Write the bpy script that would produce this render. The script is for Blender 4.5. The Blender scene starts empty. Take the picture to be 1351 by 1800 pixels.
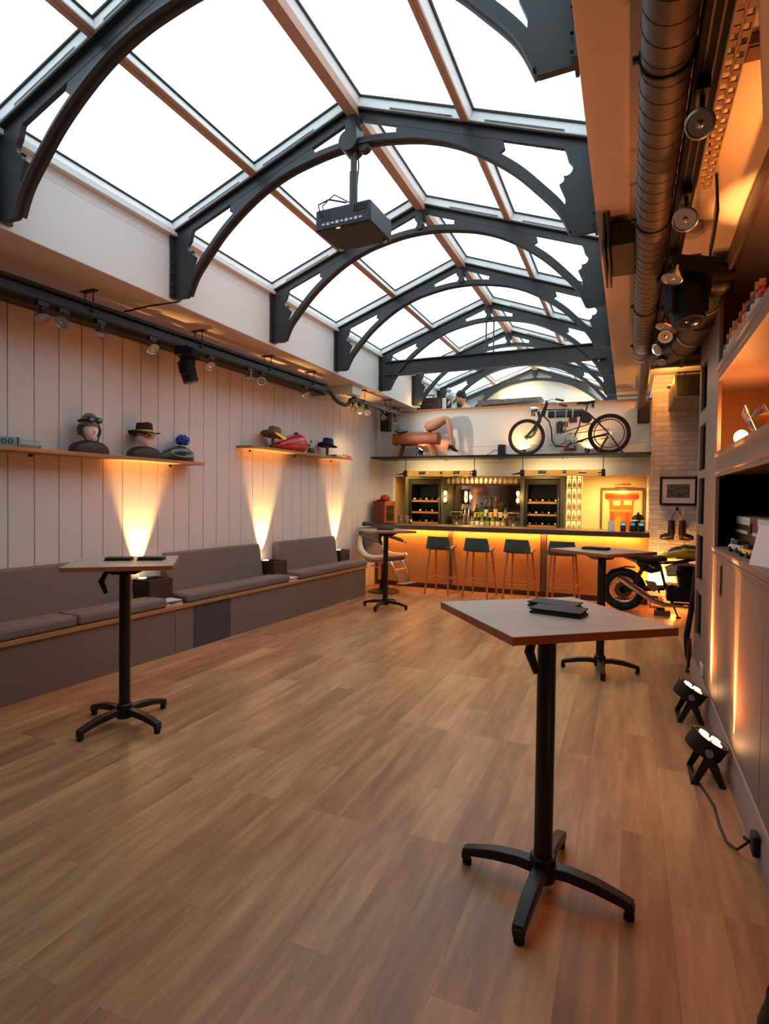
import bpy, math, random
from mathutils import Vector, Matrix
random.seed(7)
sc = bpy.context.scene
col = sc.collection
PI = math.pi

# ---------------------------------------------------------------- camera, world, exposure
cam = bpy.data.cameras.new('camera'); camo = bpy.data.objects.new('camera', cam); col.objects.link(camo)
cam.sensor_fit = 'VERTICAL'; cam.sensor_height = 36; cam.sensor_width = 27.02
cam.lens = 1002.175 / 1800 * 36
cam.clip_start = 0.02; cam.clip_end = 200
R_ = [[0.9190672617141424, 0.3938845207986038, 0.013051924016106595],
      [0.021362387930126223, -0.016721528146063733, -0.9996319517094195],
      [-0.39352130415924214, 0.9190078208436067, -0.0237825230178504]]
camo.matrix_world = Matrix(((R_[0][0], -R_[1][0], -R_[2][0], 0), (R_[0][1], -R_[1][1], -R_[2][1], 0),
                            (R_[0][2], -R_[1][2], -R_[2][2], 1.55), (0, 0, 0, 1)))
sc.camera = camo
sc.view_settings.view_transform = 'Standard'
sc.view_settings.look = 'None'
sc.view_settings.gamma = 1
sc.view_settings.use_curve_mapping = False
sc.view_settings.exposure = 0.38
sc.cycles.max_bounces = 8
sc.cycles.diffuse_bounces = 5
sc.cycles.use_denoising = True
sc.cycles.sample_clamp_indirect = 6
sc.cycles.caustics_reflective = False
sc.cycles.caustics_refractive = False
w = bpy.data.worlds.new('world'); sc.world = w; w.use_nodes = True
w.node_tree.nodes['Background'].inputs[0].default_value = (0.62, 0.78, 1, 1)
w.node_tree.nodes['Background'].inputs[1].default_value = 1.0

PANE = 1.5          # brightness of the lit frosted skylight panes
AMBER = (1.0, 0.40, 0.085); WARM = (1.0, 0.55, 0.19); TUNG = (1.0, 0.66, 0.30)

def light(kind, name, loc, power, color, target=None, size=0.05, spot=60, blend=0.6, parent=None, size_y=None):
    l = bpy.data.lights.new(name, kind); l.energy = power; l.color = color
    if kind == 'SPOT':
        l.spot_size = math.radians(spot); l.spot_blend = blend; l.shadow_soft_size = size
    elif kind == 'AREA':
        l.size = size
        if size_y: l.shape = 'RECTANGLE'; l.size_y = size_y
    else: l.shadow_soft_size = size
    o = bpy.data.objects.new(name, l); col.objects.link(o); o.location = loc
    if target is not None:
        o.rotation_euler = (Vector(target) - Vector(loc)).to_track_quat('-Z', 'Y').to_euler()
    return o

# ---------------------------------------------------------------- materials
def lin(c):
    return tuple((x / 255 / 12.92 if x / 255 <= .04045 else ((x / 255 + .055) / 1.055) ** 2.4) for x in c)
_m = {}
def mat(name, rgb, rough=.6, metal=0, emit=None, estr=0, noise=0, nscale=20, stretch=(1, 1, 1), bump=0, alpha=None, spec=.5, trans=0, coat=0):
    if name in _m: return _m[name]
    m = bpy.data.materials.new(name); m.use_nodes = True; nt = m.node_tree; b = nt.nodes['Principled BSDF']
    c = lin(rgb)
    b.inputs['Base Color'].default_value = (*c, 1); b.inputs['Roughness'].default_value = rough; b.inputs['Metallic'].default_value = metal
    b.inputs['Specular IOR Level'].default_value = spec
    if coat: b.inputs['Coat Weight'].default_value = coat
    if trans: b.inputs['Transmission Weight'].default_value = trans
    if emit: b.inputs['Emission Color'].default_value = (*emit, 1); b.inputs['Emission Strength'].default_value = estr
    if alpha is not None: b.inputs['Alpha'].default_value = alpha
    if noise or bump:
        tc = nt.nodes.new('ShaderNodeTexCoord'); mp = nt.nodes.new('ShaderNodeMapping'); mp.inputs['Scale'].default_value = stretch
        nz = nt.nodes.new('ShaderNodeTexNoise'); nz.inputs['Scale'].default_value = nscale; nz.inputs['Detail'].default_value = 5
        nt.links.new(tc.outputs['Object'], mp.inputs[0]); nt.links.new(mp.outputs[0], nz.inputs['Vector'])
        if noise:
            rp = nt.nodes.new('ShaderNodeValToRGB')
            rp.color_ramp.elements[0].position = .3; rp.color_ramp.elements[1].position = .7
            rp.color_ramp.elements[0].color = (*[max(0, x * (1 - noise)) for x in c], 1)
            rp.color_ramp.elements[1].color = (*[min(1, x * (1 + noise)) for x in c], 1)
            nt.links.new(nz.outputs['Fac'], rp.inputs[0]); nt.links.new(rp.outputs[0], b.inputs['Base Color'])
        if bump:
            bp = nt.nodes.new('ShaderNodeBump'); bp.inputs['Strength'].default_value = bump; bp.inputs['Distance'].default_value = .01
            nt.links.new(nz.outputs['Fac'], bp.inputs['Height']); nt.links.new(bp.outputs[0], b.inputs['Normal'])
    _m[name] = m; return m

def floor_mat():
    m = bpy.data.materials.new('oak_planks'); m.use_nodes = True; nt = m.node_tree; b = nt.nodes['Principled BSDF']
    N = nt.nodes.new; L = nt.links.new
    tc = N('ShaderNodeTexCoord'); mp = N('ShaderNodeMapping'); mp.inputs['Rotation'].default_value = (0, 0, PI / 2)
    L(tc.outputs['Object'], mp.inputs[0])
    br = N('ShaderNodeTexBrick'); br.inputs['Scale'].default_value = 1
    br.inputs['Brick Width'].default_value = 1.22; br.inputs['Row Height'].default_value = .18
    br.inputs['Mortar Size'].default_value = .0006; br.inputs['Mortar Smooth'].default_value = .3
    br.inputs['Bias'].default_value = 0.0
    br.inputs['Color1'].default_value = (.0, .0, .0, 1); br.inputs['Color2'].default_value = (1, 1, 1, 1); br.inputs['Mortar'].default_value = (.0, .0, .0, 1)
    br.offset = .37; br.offset_frequency = 3
    L(mp.outputs[0], br.inputs['Vector'])
    m2 = N('ShaderNodeMapping'); m2.inputs['Scale'].default_value = (9, 1.1, 1); L(tc.outputs['Object'], m2.inputs[0])
    # shift the grain from plank to plank
    ad = N('ShaderNodeVectorMath'); ad.operation = 'MULTIPLY_ADD'
    L(br.outputs['Color'], ad.inputs[0]); ad.inputs[1].default_value = (9, 7, 5); L(m2.outputs[0], ad.inputs[2])
    nz = N('ShaderNodeTexNoise'); nz.inputs['Scale'].default_value = 2.2; nz.inputs['Detail'].default_value = 8; nz.inputs['Roughness'].default_value = .62
    L(ad.outputs[0], nz.inputs['Vector'])
    n2 = N('ShaderNodeTexNoise'); n2.inputs['Scale'].default_value = .9; n2.inputs['Detail'].default_value = 3; L(ad.outputs[0], n2.inputs['Vector'])
    mx = N('ShaderNodeMix'); mx.data_type = 'FLOAT'; mx.inputs['Factor'].default_value = .24
    L(nz.outputs['Fac'], mx.inputs['A']); L(br.outputs['Color'], mx.inputs['B'])
    mx2 = N('ShaderNodeMix'); mx2.data_type = 'FLOAT'; mx2.inputs['Factor'].default_value = .36
    L(mx.outputs['Result'], mx2.inputs['A']); L(n2.outputs['Fac'], mx2.inputs['B'])
    rp = N('ShaderNodeValToRGB'); e = rp.color_ramp.elements
    e[0].position = .27; e[0].color = (*lin((120, 86, 62)), 1); e[1].position = .70; e[1].color = (*lin((206, 166, 122)), 1)
    x = e.new(.47); x.color = (*lin((164, 122, 86)), 1)
    L(mx2.outputs['Result'], rp.inputs[0])
    mm = N('ShaderNodeMix'); mm.data_type = 'RGBA'; L(br.outputs['Fac'], mm.inputs['Factor'])
    L(rp.outputs[0], mm.inputs[6]); mm.inputs[7].default_value = (*lin((120, 88, 64)), 1)
    L(mm.outputs[2], b.inputs['Base Color'])
    mr = N('ShaderNodeMapRange'); mr.inputs['To Min'].default_value = .25; mr.inputs['To Max'].default_value = .44
    L(nz.outputs['Fac'], mr.inputs['Value']); L(mr.outputs[0], b.inputs['Roughness'])
    bp = N('ShaderNodeBump'); bp.inputs['Strength'].default_value = .12; bp.inputs['Distance'].default_value = .004
    L(nz.outputs['Fac'], bp.inputs['Height']); L(bp.outputs[0], b.inputs['Normal'])
    b.inputs['Specular IOR Level'].default_value = .4
    return m

def brick_mat():
    m = bpy.data.materials.new('white_painted_brick'); m.use_nodes = True; nt = m.node_tree; b = nt.nodes['Principled BSDF']
    N = nt.nodes.new; L = nt.links.new
    tc = N('ShaderNodeTexCoord'); mp = N('ShaderNodeMapping'); mp.inputs['Rotation'].default_value = (PI / 2, 0, 0); L(tc.outputs['Object'], mp.inputs[0])
    br = N('ShaderNodeTexBrick'); br.inputs['Scale'].default_value = 1; br.inputs['Brick Width'].default_value = .22; br.inputs['Row Height'].default_value = .072
    br.inputs['Mortar Size'].default_value = .007; br.inputs['Mortar Smooth'].default_value = .5
    br.inputs['Color1'].default_value = (*lin((222, 214, 208)), 1); br.inputs['Color2'].default_value = (*lin((196, 186, 182)), 1); br.inputs['Mortar'].default_value = (*lin((192, 184, 180)), 1)
    L(mp.outputs[0], br.inputs['Vector']); L(br.outputs['Color'], b.inputs['Base Color'])
    nz = N('ShaderNodeTexNoise'); nz.inputs['Scale'].default_value = 26; L(tc.outputs['Object'], nz.inputs['Vector'])
    sb = N('ShaderNodeMath'); sb.operation = 'SUBTRACT'; L(nz.outputs['Fac'], sb.inputs[0]); L(br.outputs['Fac'], sb.inputs[1])
    bp = N('ShaderNodeBump'); bp.inputs['Strength'].default_value = .7; bp.inputs['Distance'].default_value = .012
    L(sb.outputs[0], bp.inputs['Height']); L(bp.outputs[0], b.inputs['Normal']); b.inputs['Roughness'].default_value = .6
    return m

M = {}
M['floor'] = floor_mat(); M['brick'] = brick_mat()
M['panel'] = mat('white_wall_boards', (228, 221, 216), .55, noise=.02, nscale=3)
M['groove'] = mat('groove', (120, 104, 92), .8)
M['white'] = mat('white_paint', (232, 230, 226), .5)
M['ceil'] = mat('ceiling_paint', (226, 212, 202), .7)
M['frame'] = mat('skylight_frame_white', (232, 233, 231), .45)
M['trimwarm'] = mat('warm_lit_white_trim', (198, 160, 138), .5, noise=.06, nscale=6)  # white paint with the warm light on its underside put into the colour
M['gasket'] = mat('black_gasket', (14, 18, 28), .6)
M['pane'] = mat('frosted_glass_lit', (240, 246, 250), .4, emit=(.64, .83, .94), estr=PANE)
M['steel'] = mat('anthracite_steel', (44, 46, 50), .45, noise=.06, nscale=8)
M['black'] = mat('black_metal', (20, 19, 21), .4)
M['blackp'] = mat('black_plastic', (14, 14, 16), .5)
M['chrome'] = mat('chrome', (225, 222, 218), .14, 1)
M['alu'] = mat('brushed_aluminium', (176, 174, 172), .34, 1)
M['duct'] = mat('galvanised_duct', (92, 86, 84), .5, .55, noise=.08, nscale=5)
M['lens'] = mat('lamp_lens', (235, 235, 235), .2, emit=(1, .93, .82), estr=1.2)
M['reflector'] = mat('lamp_reflector', (190, 184, 178), .16, 1, bump=1.0, nscale=90)
M['taupe'] = mat('taupe_cabinet_paint', (132, 115, 108), .55)
M['taupedark'] = mat('dark_brown_lining', (70, 50, 42), .6)
M['oakedge'] = mat('plywood_edge', (176, 128, 84), .5, noise=.15, nscale=30, stretch=(1, 1, 12))
M['topwood'] = mat('pale_table_laminate', (178, 163, 150), .36, noise=.14, nscale=7, stretch=(1, 9, 1))
M['topedge'] = mat('table_edge_band', (182, 106, 62), .45, noise=.1, nscale=14)
M['benchpaint'] = mat('bench_front_paint', (122, 108, 102), .6, noise=.03, nscale=12)
M['benchdark'] = mat('bench_vent_panel', (76, 70, 80), .7)
M['cushion'] = mat('taupe_wool_cushion', (118, 106, 104), .9, noise=.08, nscale=60, bump=.15)
M['boxbrown'] = mat('brown_planter_box', (58, 40, 34), .6)
M['green'] = mat('olive_green_frame', (72, 78, 66), .5)
M['teal'] = mat('petrol_stool_shell', (62, 90, 92), .55)
M['beech'] = mat('beech_leg', (186, 118, 70), .5, noise=.1, nscale=10, stretch=(1, 1, .1))
M['barfront'] = mat('bar_front_panel', (196, 142, 84), .45, noise=.06, nscale=4)
M['barseam'] = mat('bar_front_post', (96, 74, 58), .5)
M['counter'] = mat('dark_stone_counter', (92, 74, 68), .3, noise=.15, nscale=22)
M['nichedark'] = mat('dark_niche_lining', (46, 32, 30), .6)
M['track'] = mat('matt_black_track', (16, 15, 16), .7, spec=.2)
M['dark'] = mat('dark_interior', (20, 17, 17), .5)
M['bluish'] = mat('dark_navy_leather', (36, 50, 80), .4)
M['rubber'] = mat('black_rubber', (18, 18, 19), .75)
M['glass'] = mat('clear_glass', (245, 245, 245), .05, trans=1)
M['cream'] = mat('cream_wall', (232, 204, 156), .6)
M['menublack'] = mat('black_leatherette', (24, 24, 28), .55)

# ---------------------------------------------------------------- mesh helper
class MB:
    def __init__(s): s.v = []; s.f = []
    def add(s, vs, fs, T=None):
        o = len(s.v)
        s.v += [tuple(T @ Vector(p)) if T else tuple(p) for p in vs]; s.f += [tuple(i + o for i in f) for f in fs]; return s
    def box(s, c, d, rot=None):
        x, y, z = d[0] / 2, d[1] / 2, d[2] / 2
        vs = [(-x, -y, -z), (x, -y, -z), (x, y, -z), (-x, y, -z), (-x, -y, z), (x, -y, z), (x, y, z), (-x, y, z)]
        T = Matrix.Translation(c)
        if rot: T = T @ (Matrix.Rotation(rot[2], 4, 'Z') @ Matrix.Rotation(rot[1], 4, 'Y') @ Matrix.Rotation(rot[0], 4, 'X'))
        return s.add(vs, [(3, 2, 1, 0), (4, 5, 6, 7), (0, 1, 5, 4), (1, 2, 6, 5), (2, 3, 7, 6), (3, 0, 4, 7)], T)
    def bb(s, x0, x1, y0, y1, z0, z1): return s.box(((x0 + x1) / 2, (y0 + y1) / 2, (z0 + z1) / 2), (x1 - x0, y1 - y0, z1 - z0))
    def bar(s, p0, p1, w, h):      # rectangular bar between two points, w sideways, h along up
        p0, p1 = Vector(p0), Vector(p1); d = (p1 - p0); L = d.length; d.normalize()
        up = Vector((0, 0, 1)) if abs(d.z) < .95 else Vector((0, 1, 0))
        sd = d.cross(up).normalized(); up = sd.cross(d)
        vs = [p + sd * a * w / 2 + up * b * h / 2 for p in (p0, p1) for a, b in ((-1, -1), (1, -1), (1, 1), (-1, 1))]
        return s.add(vs, [(3, 2, 1, 0), (4, 5, 6, 7), (0, 1, 5, 4), (1, 2, 6, 5), (2, 3, 7, 6), (3, 0, 4, 7)])
    def cyl(s, p0, p1, r0, r1=None, n=16, cap=True):
        r1 = r0 if r1 is None else r1
        return s.tube([p0, p1], [r0, r1], n, cap)
    def tube(s, pts, r, n=8, cap=True, closed=False):
        pts = [Vector(p) for p in pts]; k = len(pts); rs = r if isinstance(r, (list, tuple)) else [r] * k
        t = []
        for i in range(k):
            if closed: d = pts[(i + 1) % k] - pts[i - 1]
            else: d = pts[min(i + 1, k - 1)] - pts[max(i - 1, 0)]
            t.append(d.normalized() if d.length > 1e-9 else Vector((0, 0, 1)))
        up = Vector((0, 0, 1)) if abs(t[0].z) < .9 else Vector((1, 0, 0))
        nrm = (up - t[0] * up.dot(t[0])).normalized(); vs = []
        for i in range(k):
            nrm = (nrm - t[i] * nrm.dot(t[i])).normalized(); bi = t[i].cross(nrm)
            vs += [pts[i] + (nrm * math.cos(2 * PI * j / n) + bi * math.sin(2 * PI * j / n)) * rs[i] for j in range(n)]
        fs = [(i * n + j, i * n + (j + 1) % n, ((i + 1) % k) * n + (j + 1) % n, ((i + 1) % k) * n + j) for i in range(k if closed else k - 1) for j in range(n)]
        if cap and not closed: fs += [tuple(range(n - 1, -1, -1)), tuple((k - 1) * n + j for j in range(n))]
        return s.add(vs, fs)
    def lathe(s, prof, c=(0, 0, 0), n=24, T=None, cap=True):
        vs = []; fs = []; k = len(prof)
        for r, z in prof: vs += [(max(r, 1e-4) * math.cos(2 * PI * j / n), max(r, 1e-4) * math.sin(2 * PI * j / n), z) for j in range(n)]
        fs = [(i * n + j, i * n + (j + 1) % n, (i + 1) * n + (j + 1) % n, (i + 1) * n + j) for i in range(k - 1) for j in range(n)]
        if cap: fs += [tuple(range(n - 1, -1, -1)), tuple((k - 1) * n + j for j in range(n))]
        return s.add(vs, fs, Matrix.Translation(c) @ (T if T else Matrix.Identity(4)))
    def prism(s, poly, a, b, plane='xz'):
        f = {'xz': lambda p, q: (p[0], q, p[1]), 'xy': lambda p, q: (p[0], p[1], q), 'yz': lambda p, q: (q, p[0], p[1])}[plane]
        n = len(poly); vs = [f(p, a) for p in poly] + [f(p, b) for p in poly]
        fs = [tuple(range(n)), tuple(range(2 * n - 1, n - 1, -1))] + [(i, (i + 1) % n + 0, (i + 1) % n + n, i + n) for i in range(n)]
        return s.add(vs, fs)
    def strip(s, lo, hi, a, b):    # band between two xz polylines, from y=a to y=b
        k = len(lo); vs = []
        for p, q in zip(lo, hi): vs += [(p[0], a, p[1]), (q[0], a, q[1]), (q[0], b, q[1]), (p[0], b, p[1])]
        fs = [(0, 1, 2, 3), ((k - 1) * 4 + 3, (k - 1) * 4 + 2, (k - 1) * 4 + 1, (k - 1) * 4)]
        for i in range(k - 1):
            for j in range(4): fs.append((i * 4 + j, (i + 1) * 4 + j, (i + 1) * 4 + (j + 1) % 4, i * 4 + (j + 1) % 4))
        return s.add(vs, fs)
    def ell(s, c, r, nu=20, nv=12, T=None):
        vs = []; fs = []
        for i in range(nv + 1):
            th = PI * i / nv
            vs += [(r[0] * max(math.sin(th), 1e-3) * math.cos(2 * PI * j / nu), r[1] * max(math.sin(th), 1e-3) * math.sin(2 * PI * j / nu), r[2] * math.cos(th)) for j in range(nu)]
        fs = [(i * nu + j, (i + 1) * nu + j, (i + 1) * nu + (j + 1) % nu, i * nu + (j + 1) % nu) for i in range(nv) for j in range(nu)]
        return s.add(vs, fs, Matrix.Translation(c) @ (T if T else Matrix.Identity(4)))
    def torus(s, c, R, r, axis='y', n=32, m=8):
        pts = []
        for i in range(n):
            a = 2 * PI * i / n; u, v = R * math.cos(a), R * math.sin(a)
            pts.append({'y': (c[0] + u, c[1], c[2] + v), 'z': (c[0] + u, c[1] + v, c[2]), 'x': (c[0], c[1] + u, c[2] + v)}[axis])
        return s.tube(pts, r, m, closed=True)
    def loft(s, rings):
        n = len(rings[0]); vs = [p for r in rings for p in r]; k = len(rings)
        fs = [(i * n + j, i * n + (j + 1) % n, (i + 1) * n + (j + 1) % n, (i + 1) * n + j) for i in range(k - 1) for j in range(n)]
        fs += [tuple(range(n - 1, -1, -1)), tuple((k - 1) * n + j for j in range(n))]
        return s.add(vs, fs)
    def build(s, name, m, parent=None, bevel=0, smooth=40, sub=0, seg=2):
        me = bpy.data.meshes.new(name); me.from_pydata([tuple(v) for v in s.v], [], s.f); me.update()
        import bmesh
        b = bmesh.new(); b.from_mesh(me); bmesh.ops.recalc_face_normals(b, faces=b.faces); b.to_mesh(me); b.free()
        for p in me.polygons: p.use_smooth = True
        me.set_sharp_from_angle(angle=math.radians(smooth))
        me.materials.append(M[m] if isinstance(m, str) else m)
        o = bpy.data.objects.new(name, me); col.objects.link(o)
        if parent: o.parent = parent
        if bevel:
            md = o.modifiers.new('bevel', 'BEVEL'); md.width = bevel; md.segments = seg; md.limit_method = 'ANGLE'; md.angle_limit = math.radians(40); md.harden_normals = False
        if sub:
            md = o.modifiers.new('sub', 'SUBSURF'); md.levels = sub; md.render_levels = sub
        return o

def thing(name, label, cat, loc=(0, 0, 0), rz=0, group=None, rot=None):
    o = bpy.data.objects.new(name, None); col.objects.link(o); o.location = loc; o.rotation_euler = rot if rot else (0, 0, rz)
    o.empty_display_size = .1
    return tag(o, label, cat, group)
def tag(o, label, cat, group=None):
    o['label'] = label; o['category'] = cat
    if group: o['group'] = group
    return o
def struct(o): o['kind'] = 'structure'; return o
def place(o, loc, rz=0): o.location = loc; o.rotation_euler = (0, 0, rz); return o
def copy_tree(o, loc=None, rz=None, label=None, parent=None):
    c = o.copy(); col.objects.link(c)
    if parent: c.parent = parent
    for ch in [x for x in bpy.data.objects if x.parent == o]: copy_tree(ch, parent=c)
    if loc is not None: c.location = loc
    if rz is not None: c.rotation_euler = (0, 0, rz)
    if label: c['label'] = label
    return c

# the left wall runs 3.2 degrees off the room's axis: u along it from the bar corner, d out of it
SL = math.radians(3.2); LROT = PI / 2 - SL
def lw(u, d, z): return (-4.2 - math.sin(SL) * u + math.cos(SL) * d, 9.65 - math.cos(SL) * u - math.sin(SL) * d, z)
ZS = 3.2            # underside of the side ceilings
XL, XR, XC = -3.62, -0.21, -1.915
PITCH = 1.464; TY = [2.35 + PITCH * i for i in range(-4, 8)]      # roof trusses, front to back (index 4 = first seen)
# ---------------------------------------------------------------- room shell
YB = -3.6
b = MB(); b.bb(-5.6, 2.2, YB, 12.9, -.1, 0); struct(b.build('floor', 'floor'))
b = MB(); u = -.0; PW = .2145
while u < 13.2:
    b.box((-u - PW / 2, 0, 1.6), (PW - .006, .02, 3.2)); u += PW
o = struct(b.build('wall_left', 'panel', bevel=.002, seg=1)); place(o, lw(0, -.01, 0), LROT)
b = MB(); b.bb(-13.3, 0, .0, .1, 0, 3.5)
place(struct(b.build('trim_1', 'groove')), lw(0, -.012, 0), LROT)
# side ceilings
b = MB(); l0, l1 = lw(-.1, -.02, 0), lw(13.3, -.02, 0)
b.prism([(l1[0], l1[1]), (XL - .004, l1[1]), (XL - .004, 12.7), (l0[0], 12.7), (l0[0], l0[1])], ZS, ZS + .12, 'xy'); struct(b.build('ceiling_left', 'ceil'))
b = MB(); b.bb(XL - .003, XR + .003, YB, TY[3] - .08, ZS, ZS + .12); struct(b.build('ceiling_front_blocker', 'ceil'))  # unseen slab added over the dropped rooflight bays to darken the near floor
b = MB(); b.bb(XL - .003, XR + .003, TY[3] - .08, TY[3] - .02, ZS, 4.6); struct(b.build('wall_rooflight_blocker', 'white'))  # added, unseen; ends the rooflight early to cut daylight near the camera
b = MB(); b.prism([(XR + .004, YB), (2.0, YB), (2.0, 8.25), (.27, 8.25), (.27, 12.7), (XR + .004, 12.7)], ZS, ZS + .12, 'xy')
b.bb(.27, 2.0, 8.25, 9.6, 3.42, 3.54); b.bb(.27, 2.0, 8.22, 8.25, ZS, 3.5); struct(b.build('ceiling_right', 'ceil'))
# curbs the roof stands on
b = MB(); b.bb(XL - .14, XL, YB, 12.7, ZS + .003, 3.66); b.bb(XL - .14, XL - .004, YB, 12.7, 3.665, 3.83)
struct(b.build('wall_curb_left', 'white'))
b = MB(); b.bb(XR, XR + .14, YB, 12.7, ZS + .003, 3.66); b.bb(XR + .004, XR + .14, YB, 12.7, 3.665, 3.83); struct(b.build('wall_curb_right', 'white'))
b = MB(); b.bb(-5.6, 2.2, YB - .12, YB, 0, 5); struct(b.build('wall_front', 'taupe'))
b = MB(); b.bb(1.0, 1.12, YB, 5.8, 0, ZS); b.bb(2.0, 2.12, 5.7, 9.6, 0, 3.5); b.bb(1.0, 2.12, 5.7, 5.82, 0, ZS); struct(b.build('wall_right', 'taupe'))
# brick pier / alcove wall
b = MB(); b.bb(.285, 2.05, 9.4, 9.56, 0, 3.5); b.bb(.285, .33, 9.56, 11.4, 0, 3.2); struct(b.build('wall_brick', 'brick'))
# back wall over the bar opening
b = MB(); b.bb(-4.35, .285, 9.65, 9.77, 1.955, 2.46); b.bb(-4.35, .285, 9.662, 9.77, 2.466, 3.11); b.bb(-4.35, -3.97, 9.65, 9.77, 1.101, 1.955)
struct(b.build('wall_back', 'white'))
b = MB(); b.bb(-4.3, .285, 9.6, 9.8, 3.11, 3.135); struct(b.build('trim_2', 'oakedge'))
b = MB(); b.bb(-4.35, .3, 9.77, 12.7, 2.25, 2.4); struct(b.build('floor_mezzanine', 'ceil'))
b = MB(); b.bb(-4.3, .3, 11.3, 11.4, 0, 2.25); struct(b.build('wall_bar', 'cream'))
b = MB(); b.bb(-4.4, .9, 12.72, 12.84, 2.2, 4.75); struct(b.build('wall_gable', 'white'))
b = MB(); b.bb(-5.0, -3.9, 9.77, 12.8, 2.2, 3.2); struct(b.build('wall_mezzanine_left', 'white'))
# bulkhead box and dark steel beam along the head of the left wall
b = MB(); b.bb(-2.2, -1.92, -.62, 0, 3.06, 3.2); place(struct(b.build('trim_3', 'white')), lw(0, 0, 0), LROT)
b = MB(); b.bb(-13, -2.22, -.16, -.015, 3.165, 3.198); b.bb(-13, -2.22, -.16, -.015, 3.06, 3.09); b.bb(-13, -2.22, -.095, -.075, 3.09, 3.165)
o = b.build('steel_beam', 'steel'); place(o, lw(0, 0, 0), LROT); tag(o, 'dark grey steel beam along the top of the panelled left wall', 'beam')

# ---------------------------------------------------------------- skylight: one window per pane
SLOPE = math.atan2(4.40 - 3.77, XC - XL); HS = math.hypot(4.40 - 3.77, XC - XL)
def make_window(n, y0, y1, side, half):
    # local frame: x up the slope from eave, y along the room, z outward
    s0, s1 = (0, HS / 2) if half == 0 else (HS / 2, HS - .0)
    b = MB(); t, h = (.032, .075)
    e0 = .055 if half == 0 else t; e1 = t if half == 0 else .05
    b.bb(s0, s0 + e0, y0, y1, 0, h); b.bb(s1 - e1, s1, y0, y1, 0, h)
    b.bb(s0 + e0, s1 - e1, y0, y0 + .06, 0, h); b.bb(s0 + e0, s1 - e1, y1 - .06, y1, 0, h)
    o = struct(b.build('window_%d' % n, 'frame', bevel=.004, seg=1))
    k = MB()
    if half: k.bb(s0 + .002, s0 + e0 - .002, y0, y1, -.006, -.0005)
    k.bb(s1 - e1 + .002, s1 - .002, y0, y1, -.006, -.0005); k.build('warm_lit_strip', 'trimwarm', o)  # added strip, its tan colour standing in for warm light under the purlins
    g = MB(); x0, x1, a0, a1 = s0 + e0, s1 - e1, y0 + .06, y1 - .06; q = .012
    g.bb(x0, x0 + q, a0, a1, h - .012, h); g.bb(x1 - q, x1, a0, a1, h - .012, h); g.bb(x0 + q, x1 - q, a0, a0 + q, h - .012, h); g.bb(x0 + q, x1 - q, a1 - q, a1, h - .012, h)
    g.build('gasket', 'gasket', o)
    p = MB(); p.bb(x0 - .01, x1 + .01, a0 - .01, a1 + .01, h, h + .02); p.build('glass_pane', 'pane', o)
    if side == 0: o.location = (XL, 0, 3.77); o.rotation_euler = (0, -SLOPE, 0)
    else: o.location = (XR, 0, 3.77); o.rotation_euler = (PI, PI + SLOPE, 0)
    return o
wn = 0
for i in range(3, len(TY) - 1):
    for side in (0, 1):
        for half in (0, 1):
            wn += 1
            if side == 0: make_window(wn, TY[i], TY[i + 1], 0, half)
            else: make_window(wn, -TY[i + 1], -TY[i], 1, half)
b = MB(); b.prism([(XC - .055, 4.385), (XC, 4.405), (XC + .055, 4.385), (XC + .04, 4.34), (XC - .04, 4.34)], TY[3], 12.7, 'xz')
struct(b.build('trim_4', 'trimwarm'))  # ridge beam, warm light from below painted in as tan
b = MB()
for s, x in ((1, XL), (-1, XR)): b.prism([(x - s * .02, 3.8), (x + s * .05, 3.79), (x + s * .05, 3.75), (x - s * .02, 3.75)], TY[3], 12.7, 'xz')
struct(b.build('trim_5', 'frame'))

# ---------------------------------------------------------------- arched roof trusses
def q(p0, p1, p2, n):
    return [((1 - t) ** 2 * p0[0] + 2 * t * (1 - t) * p1[0] + t * t * p2[0], (1 - t) ** 2 * p0[1] + 2 * t * (1 - t) * p1[1] + t * t * p2[1]) for t in [i / n for i in range(n + 1)]]
def smooth_pts(P, n=6):
    out = []
    for i in range(len(P) - 1):
        p0, p1, p2, p3 = P[max(i - 1, 0)], P[i], P[i + 1], P[min(i + 2, len(P) - 1)]
        for k in range(n):
            t = k / n
            out.append(tuple(.5 * (2 * p1[j] + (p2[j] - p0[j]) * t + (2 * p0[j] - 5 * p1[j] + 4 * p2[j] - p3[j]) * t * t + (3 * p1[j] - p0[j] - 3 * p2[j] + p3[j]) * t ** 3) for j in (0, 1)))
    return out + [P[-1]]
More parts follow.
